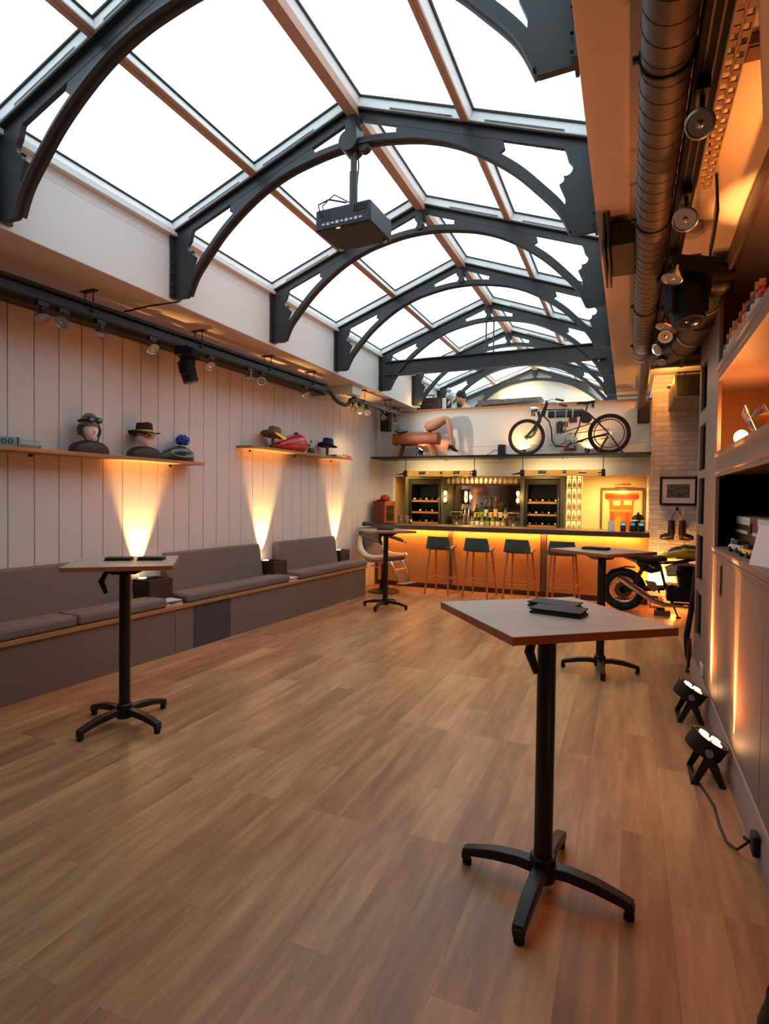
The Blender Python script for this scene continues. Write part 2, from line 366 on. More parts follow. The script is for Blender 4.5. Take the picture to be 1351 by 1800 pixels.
# offsets from the centre line (left half), soffit of the arch
UND = [(-1.53, 3.24), (-1.455, 3.39), (-1.32, 3.545), (-1.165, 3.70), (-.965, 3.85), (-.765, 3.965), (-.555, 4.045), (-.355, 4.09), (-.165, 4.118), (0, 4.125)]
def make_truss():
    r = thing('roof_truss', '', 'roof truss', group='arched roof trusses')
    for s in (-1, 1):
        f = lambda P: [(-s * x, z) for x, z in P]
        c = MB(); A, B = (-1.70, 3.70), (0, 4.325)
        c.strip(f([A, B]), f([(A[0], A[1] + .075), (B[0], B[1] + .075)]), -.016, .016)
        c.strip(f([(A[0], A[1] + .065), (B[0], B[1] + .065)]), f([(A[0], A[1] + .08), (B[0], B[1] + .08)]), -.05, .05)
        for t0, t1 in ((.12, .42), (.55, .82)):
            p = lambda t: (A[0] + (B[0] - A[0]) * t, A[1] + (B[1] - A[1]) * t)
            c.strip(f([(p(t0)[0], p(t0)[1] + .078), (p(t1)[0], p(t1)[1] + .078)]), f([(p(t0)[0], p(t0)[1] + .094), (p(t1)[0], p(t1)[1] + .094)]), -.06, .06)
        c.build('top_chord', 'steel', r)
        a = MB(); U = smooth_pts(UND, 5); k = len(U); up = []; up2 = []
        for i in range(k):
            d = Vector((U[min(i + 1, k - 1)][0] - U[max(i - 1, 0)][0], 0, U[min(i + 1, k - 1)][1] - U[max(i - 1, 0)][1])).normalized(); nx, nz = -d.z, d.x
            up.append((U[i][0] + nx * .06, U[i][1] + nz * .06)); up2.append((U[i][0] + nx * .013, U[i][1] + nz * .013))
        a.strip(f(U), f(up2), -.042, .042); a.strip(f(U), f(up), -.015, .015); a.build('arch_rib', 'steel', r)
        # foot bracket plate with its cusped edge
        g = MB(); P = [(-1.70, 3.23), (-1.55, 3.225), (-1.53, 3.24), (-1.50, 3.33), (-1.505, 3.46)]
        cusp = [(-1.465, 3.555), (-1.49, 3.57), (-1.50, 3.60)]
        for k2 in range(7):
            an = -PI / 2 + .35 - k2 / 6 * 2.6; cusp.append((-1.505 + .042 * math.cos(an) + .0, 3.645 + .042 * math.sin(an)))
        cusp += [(-1.52, 3.692), (-1.512, 3.715), (-1.505, 3.745), (-1.49, 3.78)]
        g.prism(f(P + cusp + [(-1.70, 3.76)]), -.017, .017, 'xz')
        g.prism(f([(-1.70, 3.23), (-1.685, 3.23), (-1.685, 3.75), (-1.70, 3.75)]), -.06, .06, 'xz')
        for z in (3.27, 3.34, 3.44, 3.52):
            for y in (-.045, .045): g.box((s * 1.68, y, z), (.018, .018, .022))
        g.build('foot_bracket', 'steel', r)
        # web where arch and chord run together, with rounded ends
        T = lambda x: 3.705 + (x + 1.70) * .3676
        W = [(-1.115, 3.865)] + [(x, z + .03) for x, z in U if -1.06 < x < -.36] + [(-.345, 4.14), (-.335, 4.17), (-.35, 4.205), (-.345, T(-.345) + .02), (-1.09, T(-1.09) + .02), (-1.10, 3.93)]
        g = MB(); g.prism(f(W), -.014, .014, 'xz'); g.build('web_plate', 'steel', r)
    g = MB(); K = [(.03, 4.14), (.06, 4.16), (.045, 4.19), (.028, 4.21), (.028, 4.235), (.05, 4.25), (.062, 4.275), (.05, 4.30), (.09, 4.33)]
    g.prism([(-x, z) for x, z in K] + [(x, z) for x, z in reversed(K)], -.022, .022, 'xz'); g.box((0, 0, 4.25), (.05, .09, .19)); g.build('king_post', 'steel', r)
    return r
TL = {3: 'anthracite arched roof truss nearest above, only its right foot at the frame top',
      4: 'anthracite arched roof truss at the top left, large brown underside sweeping to the left foot',
      5: 'anthracite arched roof truss whose peak carries the hanging projector',
      6: 'anthracite arched roof truss just behind the projector, over the second bay',
      7: 'anthracite arched roof truss between the projector truss pair and the tie beam truss',
      8: 'anthracite arched roof truss with two thin rods dropping to a straight tie beam',
      9: 'anthracite arched roof truss standing at the balcony parapet behind the tie beam',
      10: 'anthracite arched roof truss over the balcony behind the dark haired person',
      11: 'anthracite arched roof truss against the end gable wall'}
tr0 = None
for i, y in enumerate(TY):
    if i < 3: continue
    if tr0 is None: tr0 = make_truss(); t = tr0
    else: t = copy_tree(tr0)
    t.location = (XC, y, 0); t['label'] = TL[i]
o8 = TY[8]
r = thing('tie_beam', 'straight dark steel tie beam across the room above the balcony parapet', 'beam', (XC, o8 + .0, 0))
b = MB(); b.bb(-1.60, 1.60, -.012, .012, 3.46, 3.665); b.bb(-1.6, 1.6, -.06, .06, 3.455, 3.472); b.bb(-1.6, 1.6, -.06, .06, 3.655, 3.67); b.build('beam', 'steel', r)
for x in (-.035, .075):
    b = MB(); b.cyl((x, 0, 3.66), (x, 0, 4.13), .011, n=8); b.build('hanger_rod', 'steel', r)
# ---------------------------------------------------------------- bistro tables
def make_table():
    r = thing('bistro_table', '', 'table', group='tall bistro tables')
    h = 1.105; s = .325
    t = MB(); t.bb(-s + .0015, s - .0015, -s + .0015, s - .0015, h - .0285, h); top = t.build('table_top', 'topwood', r, bevel=.002)
    e = MB(); e.bb(-s, s, -s, -s + .0014, h - .029, h - .001); e.bb(-s, s, s - .0014, s, h - .029, h - .001)
    e.bb(-s, -s + .0014, -s + .0014, s - .0014, h - .029, h - .001); e.bb(s - .0014, s, -s + .0014, s - .0014, h - .029, h - .001); e.build('edge_band', 'topedge', top)
    m = MB(); m.prism([(-.17, h - .03), (.17, h - .03), (.16, h - .045), (.07, h - .085), (-.07, h - .085), (-.16, h - .045)], -.06, .06, 'xz'); m.box((0, 0, h - .036), (.34, .26, .012)); m.build('tilt_mount', 'black', r, bevel=.006)
    l = MB(); l.tube([(-.10, -.07, h - .06), (-.13, -.09, h - .12), (-.10, -.095, h - .2)], [.016, .02, .014], 8); l.build('tilt_lever', 'blackp', r)
    p = MB(); p.cyl((0, 0, .07), (0, 0, h - .06), .036, n=24); p.build('pole', 'black', r)
    c = MB(); c.lathe([(.05, .045), (.05, .135), (.044, .142), (.037, .142)]); c.build('hub', 'black', r)
    for k in range(4):
        a = k * PI / 2 + PI / 4
        g = MB(); P = [(.035, .10), (.10, .105), (.20, .095), (.29, .072), (.335, .058)]; w = [.03, .029, .027, .025, .024]
        rings = []
        for (x, z), ww in zip(P, w):
            dz = .03 if x < .25 else .024
            rings.append([Vector((x, -ww, z - dz)), Vector((x, ww, z - dz)), Vector((x, ww * .9, z + .01)), Vector((x, -ww * .9, z + .01))])
        g.loft(rings); g.box((.322, 0, .038), (.034, .04, .03))
        rot = Matrix.Rotation(a, 4, 'Z'); g.v = [tuple(rot @ Vector(v)) for v in g.v]
        lg = g.build('leg', 'black', r, bevel=.004)
        f = MB(); f.lathe([(.016, .0), (.02, .004), (.02, .016), (.012, .026)], n=12, T=rot @ Matrix.Translation((.32, 0, 0))); f.build('foot_glide', 'rubber', lg)
    return r
tb = make_table()
TS = [(-.285, 2.315, 38.5, 'square bistro table nearest the camera, grey wood top with orange edge and two black booklets'),
      (-3.115, 2.84, 40, 'square bistro table in front of the grey bench, at the left of the photo'),
      (-3.14, 7.40, 43, 'square bistro table beside the barber chair at the end of the bench'),
      (-.215, 5.56, 52, 'square bistro table in front of the yellow motorcycle, black folder on top')]
for i, (x, y, rz, lb) in enumerate(TS):
    t = tb if i == 0 else copy_tree(tb)
    place(t, (x, y, 0), math.radians(rz)); t['label'] = lb
def booklet(x, y, z, rz, label, w=.20, d=.105, open_=.0):
    r = thing('menu_folder', label, 'menu', (x, y, z), math.radians(rz), 'black menu folders on the tables')
    b = MB(); b.box((0, 0, .004), (w, d, .008)); b.build('back_cover', 'menublack', r, bevel=.002)
    b = MB(); b.box((0, 0, .0115), (w - .012, d - .012, .006)); b.build('pages', mat('menu_pages', (60, 58, 60), .8), r)
    b = MB(); b.add([(-w / 2, -d / 2, .016), (w / 2, -d / 2, .016), (w / 2, d / 2, .016 + open_), (-w / 2, d / 2, .016 + open_ * .4), (-w / 2, -d / 2, .021), (w / 2, -d / 2, .021), (w / 2, d / 2, .021 + open_), (-w / 2, d / 2, .021 + open_ * .4)],
              [(3, 2, 1, 0), (4, 5, 6, 7), (0, 1, 5, 4), (1, 2, 6, 5), (2, 3, 7, 6), (3, 0, 4, 7)]); b.build('front_cover', 'menublack', r, bevel=.0015)
booklet(-.245, 2.325, 1.105, -12, 'black menu folder on the nearest table, front one of the two', open_=.006)
booklet(-.275, 2.465, 1.105, -16, 'black menu folder on the nearest table, behind the other', open_=.004)
booklet(-3.19, 2.86, 1.105, 35, 'black menu folder on the left table, nearer the pole', w=.17)
booklet(-3.02, 2.98, 1.105, 30, 'black menu folder on the left table, right of the other', w=.17)
booklet(-3.16, 7.42, 1.105, 8, 'black menu folder on the table by the barber chair', w=.22, d=.15)
booklet(-.27, 5.60, 1.105, -18, 'black menu folder lying on the table by the motorcycle', w=.22, d=.15)

# ---------------------------------------------------------------- long bench along the left wall
def lthing(name, label, cat, u, d, z, group=None, rz=0): return thing(name, label, cat, lw(u, d, z), LROT + rz, group)
r = lthing('banquette_bench', 'long low taupe bench with plywood edge built along the left wall', 'bench', 0, 0, 0)
for u0, u1, m in ((1.40, 3.285, 0), (3.29, 4.535, 0), (4.54, 5.08, 1), (5.085, 5.325, 0), (5.33, 7.6, 0), (7.605, 10, 0)):
    b = MB(); b.bb(-u1, -u0, -.44, -.42, 0, .435)
    p = b.build('front_panel', 'benchdark' if m else 'benchpaint', r, bevel=.002)
    if m: p['label'] = 'darker purple grey panel'
b = MB(); b.bb(-1.42, -1.40, -.42, 0, 0, .435); b.build('end_panel', 'benchpaint', r)
b = MB(); b.bb(-10, -1.38, -.46, 0, .437, .472); b.build('seat_board', 'oakedge', r, bevel=.002)
def cushion(u0, u1, label):
    b = MB(); L = u1 - u0; b.box((0, 0, .045), (L, .285, .09)); o = b.build('seat_cushion', 'cushion', bevel=.028, seg=4)
    place(o, lw((u0 + u1) / 2, .308, .4725), LROT); tag(o, label, 'cushion', 'seat cushions on the bench')
    w = MB(); pts = [(x * (L / 2 - .012), y * .13, .084) for x, y in ((-1, -1), (1, -1), (1, 1), (-1, 1))]; w.tube(pts, .004, 6, closed=True); w.build('piping', 'cushion', o)
cushion(6.36, 9.6, 'grey seat cushion running out of the left edge of the photo')
cushion(5.43, 6.35, 'grey seat cushion behind the pole of the left bistro table')
cushion(3.44, 5.18, 'grey seat cushion in the middle of the bench, between two magazine gaps')
cushion(1.34, 3.22, 'grey seat cushion at the barber chair end of the bench')
def backrest(u0, u1, label):
    b = MB(); L = u1 - u0
    b.prism([(-.16, .0), (0, 0), (-.01, .48), (-.085, .48)], -L / 2, L / 2, 'yz'); o = b.build('back_cushion', 'cushion', bevel=.022, seg=3)
    place(o, lw((u0 + u1) / 2, .004, .4735), LROT); tag(o, label, 'backrest', 'backrest cushions on the bench')
backrest(5.56, 9.6, 'grey backrest cushion at the left edge of the photo, behind the left bistro table')
backrest(3.60, 5.12, 'grey backrest cushion in the middle of the bench')
backrest(1.76, 3.24, 'grey backrest cushion at the far end of the bench')
def lamp_box(u, label, lampl, power, D=.24):
    r = lthing('planter_box', label, 'box', u, .02, .472, 'brown lamp boxes between the backrests')
    b = MB(); W, H_ = .29, .25
    b.bb(-W / 2, W / 2, -D, -D + .018, 0, H_); b.bb(-W / 2, W / 2, -.018, 0, 0, H_); b.bb(-W / 2, -W / 2 + .018, -D + .018, -.018, 0, H_); b.bb(W / 2 - .018, W / 2, -D + .018, -.018, 0, H_)
    b.bb(-W / 2 + .018, W / 2 - .018, -D + .018, -.018, 0, .02); b.build('body', 'boxbrown', r, bevel=.003)
    b = MB(); b.bb(-W / 2 + .02, W / 2 - .02, -D + .02, -.02, H_ - .07, H_ - .05); b.build('inner_shelf', 'taupedark', r)
    l = lthing('uplight', lampl, 'lamp', u + .07, .075, .472 + .2, 'uplights behind the bench')
    b = MB(); b.lathe([(.045, 0), (.05, .01), (.05, .05), (.04, .055)]); b.build('housing', 'black', l)
    b = MB(); b.lathe([(.036, .055), (.036, .058)]); b.build('bulb', mat('uplight_lens', (255, 220, 150), .3, emit=(1, .72, .32), estr=12), l)
    p = lw(u + .07, .075, .735); q = lw(u + .05, -.03, 1.75)
    light('SPOT', 'uplight_beam', p, power * .75, (1.0, .52, .17), q, size=.025, spot=46, blend=.6)
lamp_box(5.335, 'dark brown lamp box behind the left bistro table', 'bright uplight in the lamp box behind the left bistro table', 330)
lamp_box(3.395, 'dark brown lamp box between the middle and far backrests', 'bright uplight between the middle and far backrests', 330)
lamp_box(1.57, 'dark brown lamp box at the barber chair end of the bench', 'bright uplight beyond the far backrest', 260, .14)
def magazines(u, label, cols):
    r = lthing('magazine_stack', label, 'magazines', u, .30, .472, 'magazine stacks in the bench gaps')
    z = 0
    for i, c in enumerate(cols):
        b = MB(); b.box((.012 * (i % 3 - 1), .01 * (i % 2), z + .0065), (.19, .25, .012), (0, 0, .09 * (i % 3 - 1)))
        b.build('magazine', mat('magazine_%d' % (sum(c)), c, .4), r); z += .0125
magazines(5.30, 'stack of pale magazines in the gap beside the left lamp box', [(214, 204, 200), (236, 230, 226), (70, 56, 70), (220, 226, 232)])
magazines(3.33, 'stack of magazines in the gap by the middle lamp box', [(230, 222, 220), (60, 50, 60), (226, 220, 220)])
magazines(1.44, 'pale magazine stack at the barber chair end of the bench', [(220, 214, 220), (200, 196, 206)])

# ---------------------------------------------------------------- wall shelves and what stands on them
def wall_shelf(u0, u1, z, label):
    r = lthing('wall_shelf', label, 'shelf', (u0 + u1) / 2, 0, z)
    L = u1 - u0
    b = MB(); b.bb(-L / 2, L / 2, -.25, 0, -.032, 0); b.build('board', 'oakedge', r, bevel=.003)
    for x in (-L / 2 + .25, 0, L / 2 - .25):
        b = MB(); b.box((x, -.008, -.045), (.03, .014, .024)); b.build('bracket', 'steel', r)
wall_shelf(4.74, 8.2, 1.912, 'thin wooden wall shelf on the left carrying the two busts')
wall_shelf(1.52, 3.96, 2.172, 'thin wooden wall shelf on the right carrying the red tank and two hats')
S1, S2 = 1.912, 2.172
SKIN = mat('bust_plaster', (250, 232, 220), .5)
def head_mesh(c, sx, sy, sz, n=24):
    """a head facing -y: skull, brow, nose, cheeks, mouth and chin shaped out of one surface"""
    b = MB(); b.ell((0, 0, 0), (1, 1, 1), n * 2, n)
    out = []
    for x, y, z in b.v:
        taper = 1 - .30 * max(0, -z) ** 1.4; X = x * taper * (1 - .06 * max(0, z)); Y = y * (1 - .12 * max(0, -z) * (1 if y > 0 else 0)); Z = z
        g = lambda ax, az, wx, wz: math.exp(-((x - ax) / wx) ** 2 - ((z - az) / wz) ** 2) if y < .15 else 0
        Y -= .26 * g(0, -.12, .10, .17) + .16 * g(0, -.22, .13, .10)          # nose
        Y -= .05 * g(0, .17, .5, .10)                                           # brow
        Y += .11 * (g(.30, .03, .15, .10) + g(-.30, .03, .15, .10))             # eye sockets
        Y += .035 * g(0, -.52, .22, .035) - .05 * g(0, -.46, .2, .05) - .05 * g(0, -.59, .2, .05)
        Y -= .10 * g(0, -.80, .25, .14)                                         # chin
        Y -= .04 * (g(.45, -.2, .2, .2) + g(-.45, -.2, .2, .2))
        out.append((c[0] + X * sx, c[1] + Y * sy, c[2] + Z * sz))
    b.v = out
    for s in (-1, 1): b.ell((c[0] + s * sx * .97, c[1] + sy * .08, c[2] - sz * .05), (sx * .10, sy * .18, sz * .22), 10, 8)
    return b
def bust(u, label, rz):
    r = lthing('display_bust', label, 'bust', u, .16, S1, 'display busts', rz)
    b = MB(); rings = []
    for z, w, d in ((0, .175, .085), (.035, .172, .085), (.065, .158, .082), (.09, .125, .074), (.105, .075, .06), (.112, .046, .045)):
        rings.append([Vector((w * math.copysign(abs(math.cos(t)) ** .7, math.cos(t)), d * math.copysign(abs(math.sin(t)) ** .8, math.sin(t)), z)) for t in [2 * PI * j / 28 for j in range(28)]])
    b.loft(rings); b.build('shoulders', mat('bust_brown', (62, 36, 36), .5), r)
    b = MB(); b.torus((0, -.083, .058), .017, .003, 'y', 20, 6); b.build('emblem_ring', mat('emblem_grey', (130, 110, 100), .4), r)
    b = head_mesh((0, -.005, .20), .068, .078, .10); b.tube([(0, .01, .09), (0, .005, .15)], [.05, .045], 16); b.build('head', SKIN, r)
    return r
bust(6.05, 'plaster bust in brown wearing a helmet and goggles', -.12)
bust(5.46, 'plaster bust in brown wearing a yellow banded fedora and glasses', -.12)
r = lthing('motorcycle_helmet', 'grey open face helmet with goggles on the left bust', 'helmet', 6.05, .16, S1 + .20, rz=-.12)
b = MB(); rings = []
for k in range(11):
    th = k / 10 * 1.62; rr = math.sin(th); z = .112 * math.cos(th)
    rings.append([Vector((max(.083 * rr, .001) * math.cos(t), max(.096 * rr, .001) * math.sin(t), z + .045 - (.06 * max(0, math.sin(t)) * (k / 10) ** 2))) for t in [2 * PI * j / 32 for j in range(32)]])
b.loft(rings); b.build('shell', mat('helmet_grey', (120, 104, 98), .3, coat=.5), r)
b = MB(); b.torus((0, 0, .083), .084, .011, 'z', 32, 8); b.v = [(v[0] * .97, v[1] * 1.1, v[2]) for v in b.v]; b.build('goggle_strap', 'blackp', r)
b = MB()
for s in (-1, 1): b.ell((s * .036, -.090, .086), (.035, .022, .026), 18, 10)
b.build('goggle_frame', 'blackp', r)
for s in (-1, 1):
    b = MB(); b.ell((s * .036, -.102, .086), (.027, .016, .018), 16, 8); b.build('goggle_lens', mat('goggle_lens', (120, 140, 165), .08, .6), r)
b = MB()
for s in (-1, 1): b.tube([(s * .082, 0, .03), (s * .078, -.02, -.04), (s * .05, -.045, -.09), (0, -.055, -.105)], .007, 6)
b.build('chin_strap', 'blackp', r)
for s in (-1, 1):
    b = MB(); b.ell((s * .084, .0, -.0), (.014, .04, .05), 14, 10); b.build('ear_pad', mat('helmet_pad', (70, 54, 48), .6), r)
r = lthing('eyeglasses', 'brown framed glasses on the fedora wearing bust', 'glasses', 5.46, .16, S1 + .20, rz=-.12)
for s in (-1, 1):
    b = MB(); b.torus((s * .03, -.083, .012), .021, .004, 'y', 18, 6); b.build('rim', mat('brown_acetate', (90, 48, 34), .3), r)
b = MB(); b.tube([(-.009, -.088, .014), (.009, -.088, .014)], .004, 6)
for s in (-1, 1): b.tube([(s * .05, -.08, .016), (s * .07, -.03, .014), (s * .074, .03, .01)], .003, 6)
b.build('bridge_and_arms', mat('brown_acetate', (90, 48, 34), .3), r)
def hat(name, label, loc, rz, rgb, band, R=.155, cr=.082, ch=.10, tilt=(0, 0)):
    r = thing(name, label, 'hat', loc, rot=(tilt[0], tilt[1], rz), group='display hats')
    b = MB(); n = 40; prof = [(.02, ch - .028), (.045, ch - .012), (cr * .72, ch), (cr * .86, ch - .012), (cr, .02), (cr + .006, .006), (R * .8, -.002), (R, .010), (R, .004), (R * .8, -.008), (cr, -.004)]
    rings = []
    for rr, z in prof:
        ring = []
        for j in range(n):
            t = 2 * PI * j / n; k = 1.0
            if z > .03: k = 1 - .14 * math.exp(-((math.atan2(math.sin(t + PI / 2), math.cos(t + PI / 2))) / .5) ** 2)
            zz = z + (.012 * math.cos(2 * t) if rr > cr + .01 else 0) - (.012 * abs(math.cos(t)) if rr < cr * .8 and z > .05 else 0)
            ring.append(Vector((rr * k * math.cos(t) * .94, rr * k * math.sin(t) * 1.06, zz)))
        rings.append(ring)
    b.loft(rings); b.build('hat_body', mat(name + '_felt_%d%d' % (rgb[0], rgb[2]), rgb, .9, noise=.06, nscale=40), r, smooth=60)
    b = MB(); rr = []
    for k, z in ((1.03, .004), (1.035, .018), (1.0, .032)):
        rr.append([Vector((cr * k * math.cos(2 * PI * j / n) * .94, cr * k * math.sin(2 * PI * j / n) * 1.06, z)) for j in range(n)])
    b.loft(rr); b.build('hat_band', mat('hat_band_%d%d' % (band[0], band[2]), band, .7), r)
    return r
hat('fedora', 'dark brown fedora with a yellow band worn by the right bust', lw(5.46, .16, S1 + .238), LROT - .1, (52, 30, 26), (222, 196, 40), R=.15, cr=.085, ch=.11)
hat('fedora', 'olive fedora with a dark band tilted on a wooden hat stand', lw(3.45, .175, S2 + .165), LROT + .2, (128, 116, 76), (52, 40, 34), R=.165, cr=.09, ch=.12, tilt=(.12, .26))
hat('fedora', 'navy blue fedora on a wooden hat stand beside the red tank', lw(2.14, .165, S2 + .15), LROT, (40, 36, 98), (48, 34, 86), R=.15, cr=.088, ch=.12, tilt=(.05, .2))
for u, lb in ((3.45, 'wooden hat stand holding the olive fedora'), (2.14, 'wooden hat stand holding the navy blue fedora')):
    r = lthing('hat_stand', lb, 'hat stand', u, .165, S2, 'wooden hat stands')
    b = MB(); b.lathe([(.055, 0), (.055, .012), (.02, .016)]); b.build('base', 'taupedark', r)
    b = MB(); b.cyl((0, 0, .012), (0, 0, .155), .021, n=14); b.build('post', mat('walnut_post', (112, 68, 44), .5), r)
    b = MB(); b.ell((0, 0, .165), (.055, .06, .035), 16, 10); b.build('crown_block', mat('walnut_post', (112, 68, 44), .5), r)
def tank_mesh(L, H_, W, nose=.35):
    b = MB(); rings = []; n = 28
    for k in range(15):
        t = k / 14; x = -L / 2 + L * t
        f = max(math.sin(PI * min(1, .5 * (t / (1 - nose)) if t < 1 - nose else .5 + .5 * (t - 1 + nose) / nose)), .04) ** .6
        rings.append([Vector((x, W / 2 * f * math.copysign(abs(math.cos(a)) ** .8, math.cos(a)), H_ * (.08 + .92 * (f * (.5 + .5 * math.sin(a)))) if math.sin(a) > 0 else H_ * (.5 * f * (1 + math.sin(a)) + .08 * (1 + math.sin(a))))) for a in [2 * PI * j / n for j in range(n)]])
    b.loft(rings); return b
r = lthing('fuel_tank', 'teal and grey motorcycle fuel tank with a blue flower on top', 'fuel tank', 5.01, .12, S1)
tank_mesh(.47, .165, .19, .42).build('tank_body', mat('tank_dark_teal', (44, 66, 70), .25, coat=.6), r)
b = MB(); b.v = []; rings = []
for k in range(2):
    rings.append([Vector((.02 + .165 * math.cos(a) * (1 - .04 * k), -.088 - .009 * k + .03 * abs(math.cos(a)) ** 2, .085 + .045 * math.sin(a))) for a in [2 * PI * j / 28 for j in range(28)]])
b.loft(rings); p = b.build('side_panel', mat('tank_pale_teal', (122, 158, 160), .3, coat=.5), r)
b = MB(); b.tube([(-.06 + .012 * i, -.099, .085 + .009 * math.sin(i * 2.1)) for i in range(14)], .004, 6); b.build('script_mark', mat('script_dark', (66, 60, 60), .5), p)
b = MB(); b.lathe([(.03, .16), (.03, .175), (.024, .18)], c=(.06, 0, 0), n=18); b.build('filler_cap', 'chrome', r)
r = lthing('flower', 'blue artificial flower head on the teal fuel tank', 'flower', 4.93, .12, S1 + .175)
rnd = random.Random(3); b = MB()
for k in range(46):
    v = Vector((rnd.gauss(0, 1), rnd.gauss(0, 1), rnd.gauss(0, 1))).normalized() * .055
    b.ell((v.x, v.y, v.z * .8 + .05), (.022, .022, .014), 8, 6, Matrix.Rotation(rnd.random() * 3, 4, 'X'))
b.build('petals', mat('petal_blue', (48, 78, 176), .7), r)
b = MB(); b.cyl((0, 0, -.012), (0, 0, .02), .02, n=10); b.build('stem', mat('stem_green', (50, 70, 50), .7), r)
r = lthing('tin_box', 'long teal tin box lying at the left end of the bust shelf', 'tin', 6.86, .12, S1)
b = MB(); b.bb(-.20, .20, -.07, .07, 0, .075); b.build('body', mat('tin_teal', (120, 158, 158), .35), r, bevel=.008)
b = MB()
for x in (.07, .12): b.torus((x, -.072, .04), .016, .004, 'y', 16, 6)
b.bb(.172, .182, -.073, .073, .0, .077); b.build('printed_rings', mat('script_dark', (66, 60, 60), .5), r)
r = lthing('tin_can', 'pale teal canister lying next to the long tin box', 'tin', 6.555, .12, S1)
b = MB(); b.cyl((-.09, 0, .034), (.075, 0, .034), .034, n=20); b.build('body', mat('tin_pale', (150, 176, 176), .35), r); b = MB(); b.cyl((.076, 0, .034), (.088, 0, .034), .03, n=20); b.build('lid', 'alu', r)
# red tank, jar, books on the second shelf
r = lthing('fuel_tank', 'glossy red motorcycle fuel tank between the olive and navy hats', 'fuel tank', 3.02, .125, S2)
b = MB(); rings = []
for x, zb, zt, wd in ((-.385, .03, .06, .03), (-.36, .015, .075, .05), (-.27, .01, .115, .085), (-.12, .004, .175, .105), (.05, .0, .235, .115), (.15, .0, .255, .115), (.22, .0, .24, .112), (.27, .01, .19, .10), (.30, .04, .12, .07)):
    rings.append([Vector((x, wd * math.copysign(abs(math.cos(a)) ** .7, math.cos(a)), (zb + zt) / 2 + (zt - zb) / 2 * math.copysign(abs(math.sin(a)) ** .75, math.sin(a)))) for a in [2 * PI * j / 28 for j in range(28)]])
b.loft(rings); b.build('tank_body', mat('tank_red', (196, 34, 40), .22, coat=.7), r)
b = MB(); b.lathe([(.03, 0), (.032, .012), (.02, .02)], c=(.14, 0, .25), n=18); b.build('filler_cap', 'black', r)
b = MB(); b.ell((.262, -.05, .15), (.04, .05, .04), 16, 10); b.build('chrome_badge', 'chrome', r)
b = MB(); b.ell((-.375, 0, .03), (.045, .04, .028), 14, 8); b.build('nose_mount', 'rubber', r)
r = lthing('glass_jar', 'small glass jar with dark contents between the red tank and navy hat', 'jar', 2.55, .15, S2)
b = MB(); b.lathe([(.045, 0), (.05, .01), (.055, .04), (.048, .075), (.03, .085)], n=20); b.build('contents', mat('jar_dark', (66, 72, 84), .25), r)
b = MB(); b.lathe([(.03, .085), (.05, .1), (.05, .14), (.022, .165), (.012, .185), (.008, .19)], n=20); b.build('glass_dome', 'glass', r)
r = lthing('book', 'flat grey book near the far end of the right wall shelf', 'book', 1.86, .14, S2)
b = MB(); b.box((0, 0, .015), (.30, .2, .03)); b.build('cover', mat('book_grey', (128, 104, 96), .6), r, bevel=.002); b = MB(); b.box((0, -.006, .015), (.29, .196, .022)); b.build('pages', mat('book_pages', (214, 204, 190), .8), r)
r = lthing('toy_set', 'red toy tray at the far end of the right wall shelf', 'toy', 1.625, .15, S2)
b = MB(); b.box((0, 0, .02), (.18, .16, .04)); b.build('tray', mat('toy_red', (206, 74, 50), .4), r, bevel=.004)
for x in (-.06, .0, .06):
    b = MB(); b.cyl((x, -.03, .04), (x, -.03, .065), .01, .006, n=10); b.build('peg', mat('book_grey', (128, 104, 96), .6), r)

# ---------------------------------------------------------------- lighting track on the left
def spot_lamp(label, loc, aim, R=.052, lit=False, drop=.075, group='track spotlights on the left', big=False, post=None):
    r = thing('track_spotlight', label, 'spotlight', loc, group=group)
    b = MB(); b.box((0, 0, -.02), (.04, .09, .04)); b.build('track_adapter', 'black', r, bevel=.003)
    b = MB(); b.tube([(0, 0, -.04), (0, 0, -drop)], .009, 8); b.build('arm', 'black', r)
    d = (Vector(aim) - Vector(loc)).normalized(); T = Matrix.Translation((0, 0, -drop - .02)) @ d.to_track_quat('Z', 'Y').to_matrix().to_4x4()
    b = MB(); prof = [(.014, -.055), (.018, -.03), (R * .62, -.012), (R, .022), (R + .004, .03), (R - .002, .034), (R - .006, .028)]; b.lathe(prof, n=24, T=T); b.build('shade', 'alu', r)
    b = MB(); b.lathe([(.006, -.012), (R * .55, -.004), (R * .8, .012), (R - .006, .029)], n=24, T=T, cap=False); ln = b.build('reflector_dish', 'lens' if lit else 'reflector', r)
    b = MB()
    for k in range(6):
        p = T @ Vector((R * .55 * math.cos(k * 1.047), R * .55 * math.sin(k * 1.047), .012)); b.ell(p, (R * .16,) * 3, 8, 6)
    b.lathe([(.013, .01), (.013, .03), (.004, .034)], n=12, T=T); b.build('bulb_cluster', 'chrome', ln)
    return r
r = lthing('lighting_track', 'black lighting track hung below the ceiling along the panelled left wall', 'track', 0, .5, 0)
b = MB(); b.bb(-9.4, -2.76, -.03, .03, 2.995, 3.06); b.bb(-1.96, -.35, -.03, .03, 2.995, 3.06); b.build('rail', 'steel', r, bevel=.004)
b = MB(); b.bb(-9.4, -2.76, .012, .02, 2.988, 2.996); b.bb(-9.4, -2.76, -.02, -.012, 2.988, 2.996); b.build('contact_strip', 'black', r)
b = MB(); b.tube([(-2.78, 0, 3.03), (-2.62, 0, 3.02), (-2.50, 0, 2.95), (-2.40, 0, 2.915), (-2.22, 0, 2.90), (-2.1, 0, 2.93), (-2.05, 0, 3.0), (-1.94, 0, 3.03)], .03, 10); b.build('conduit_bend', 'black', r)
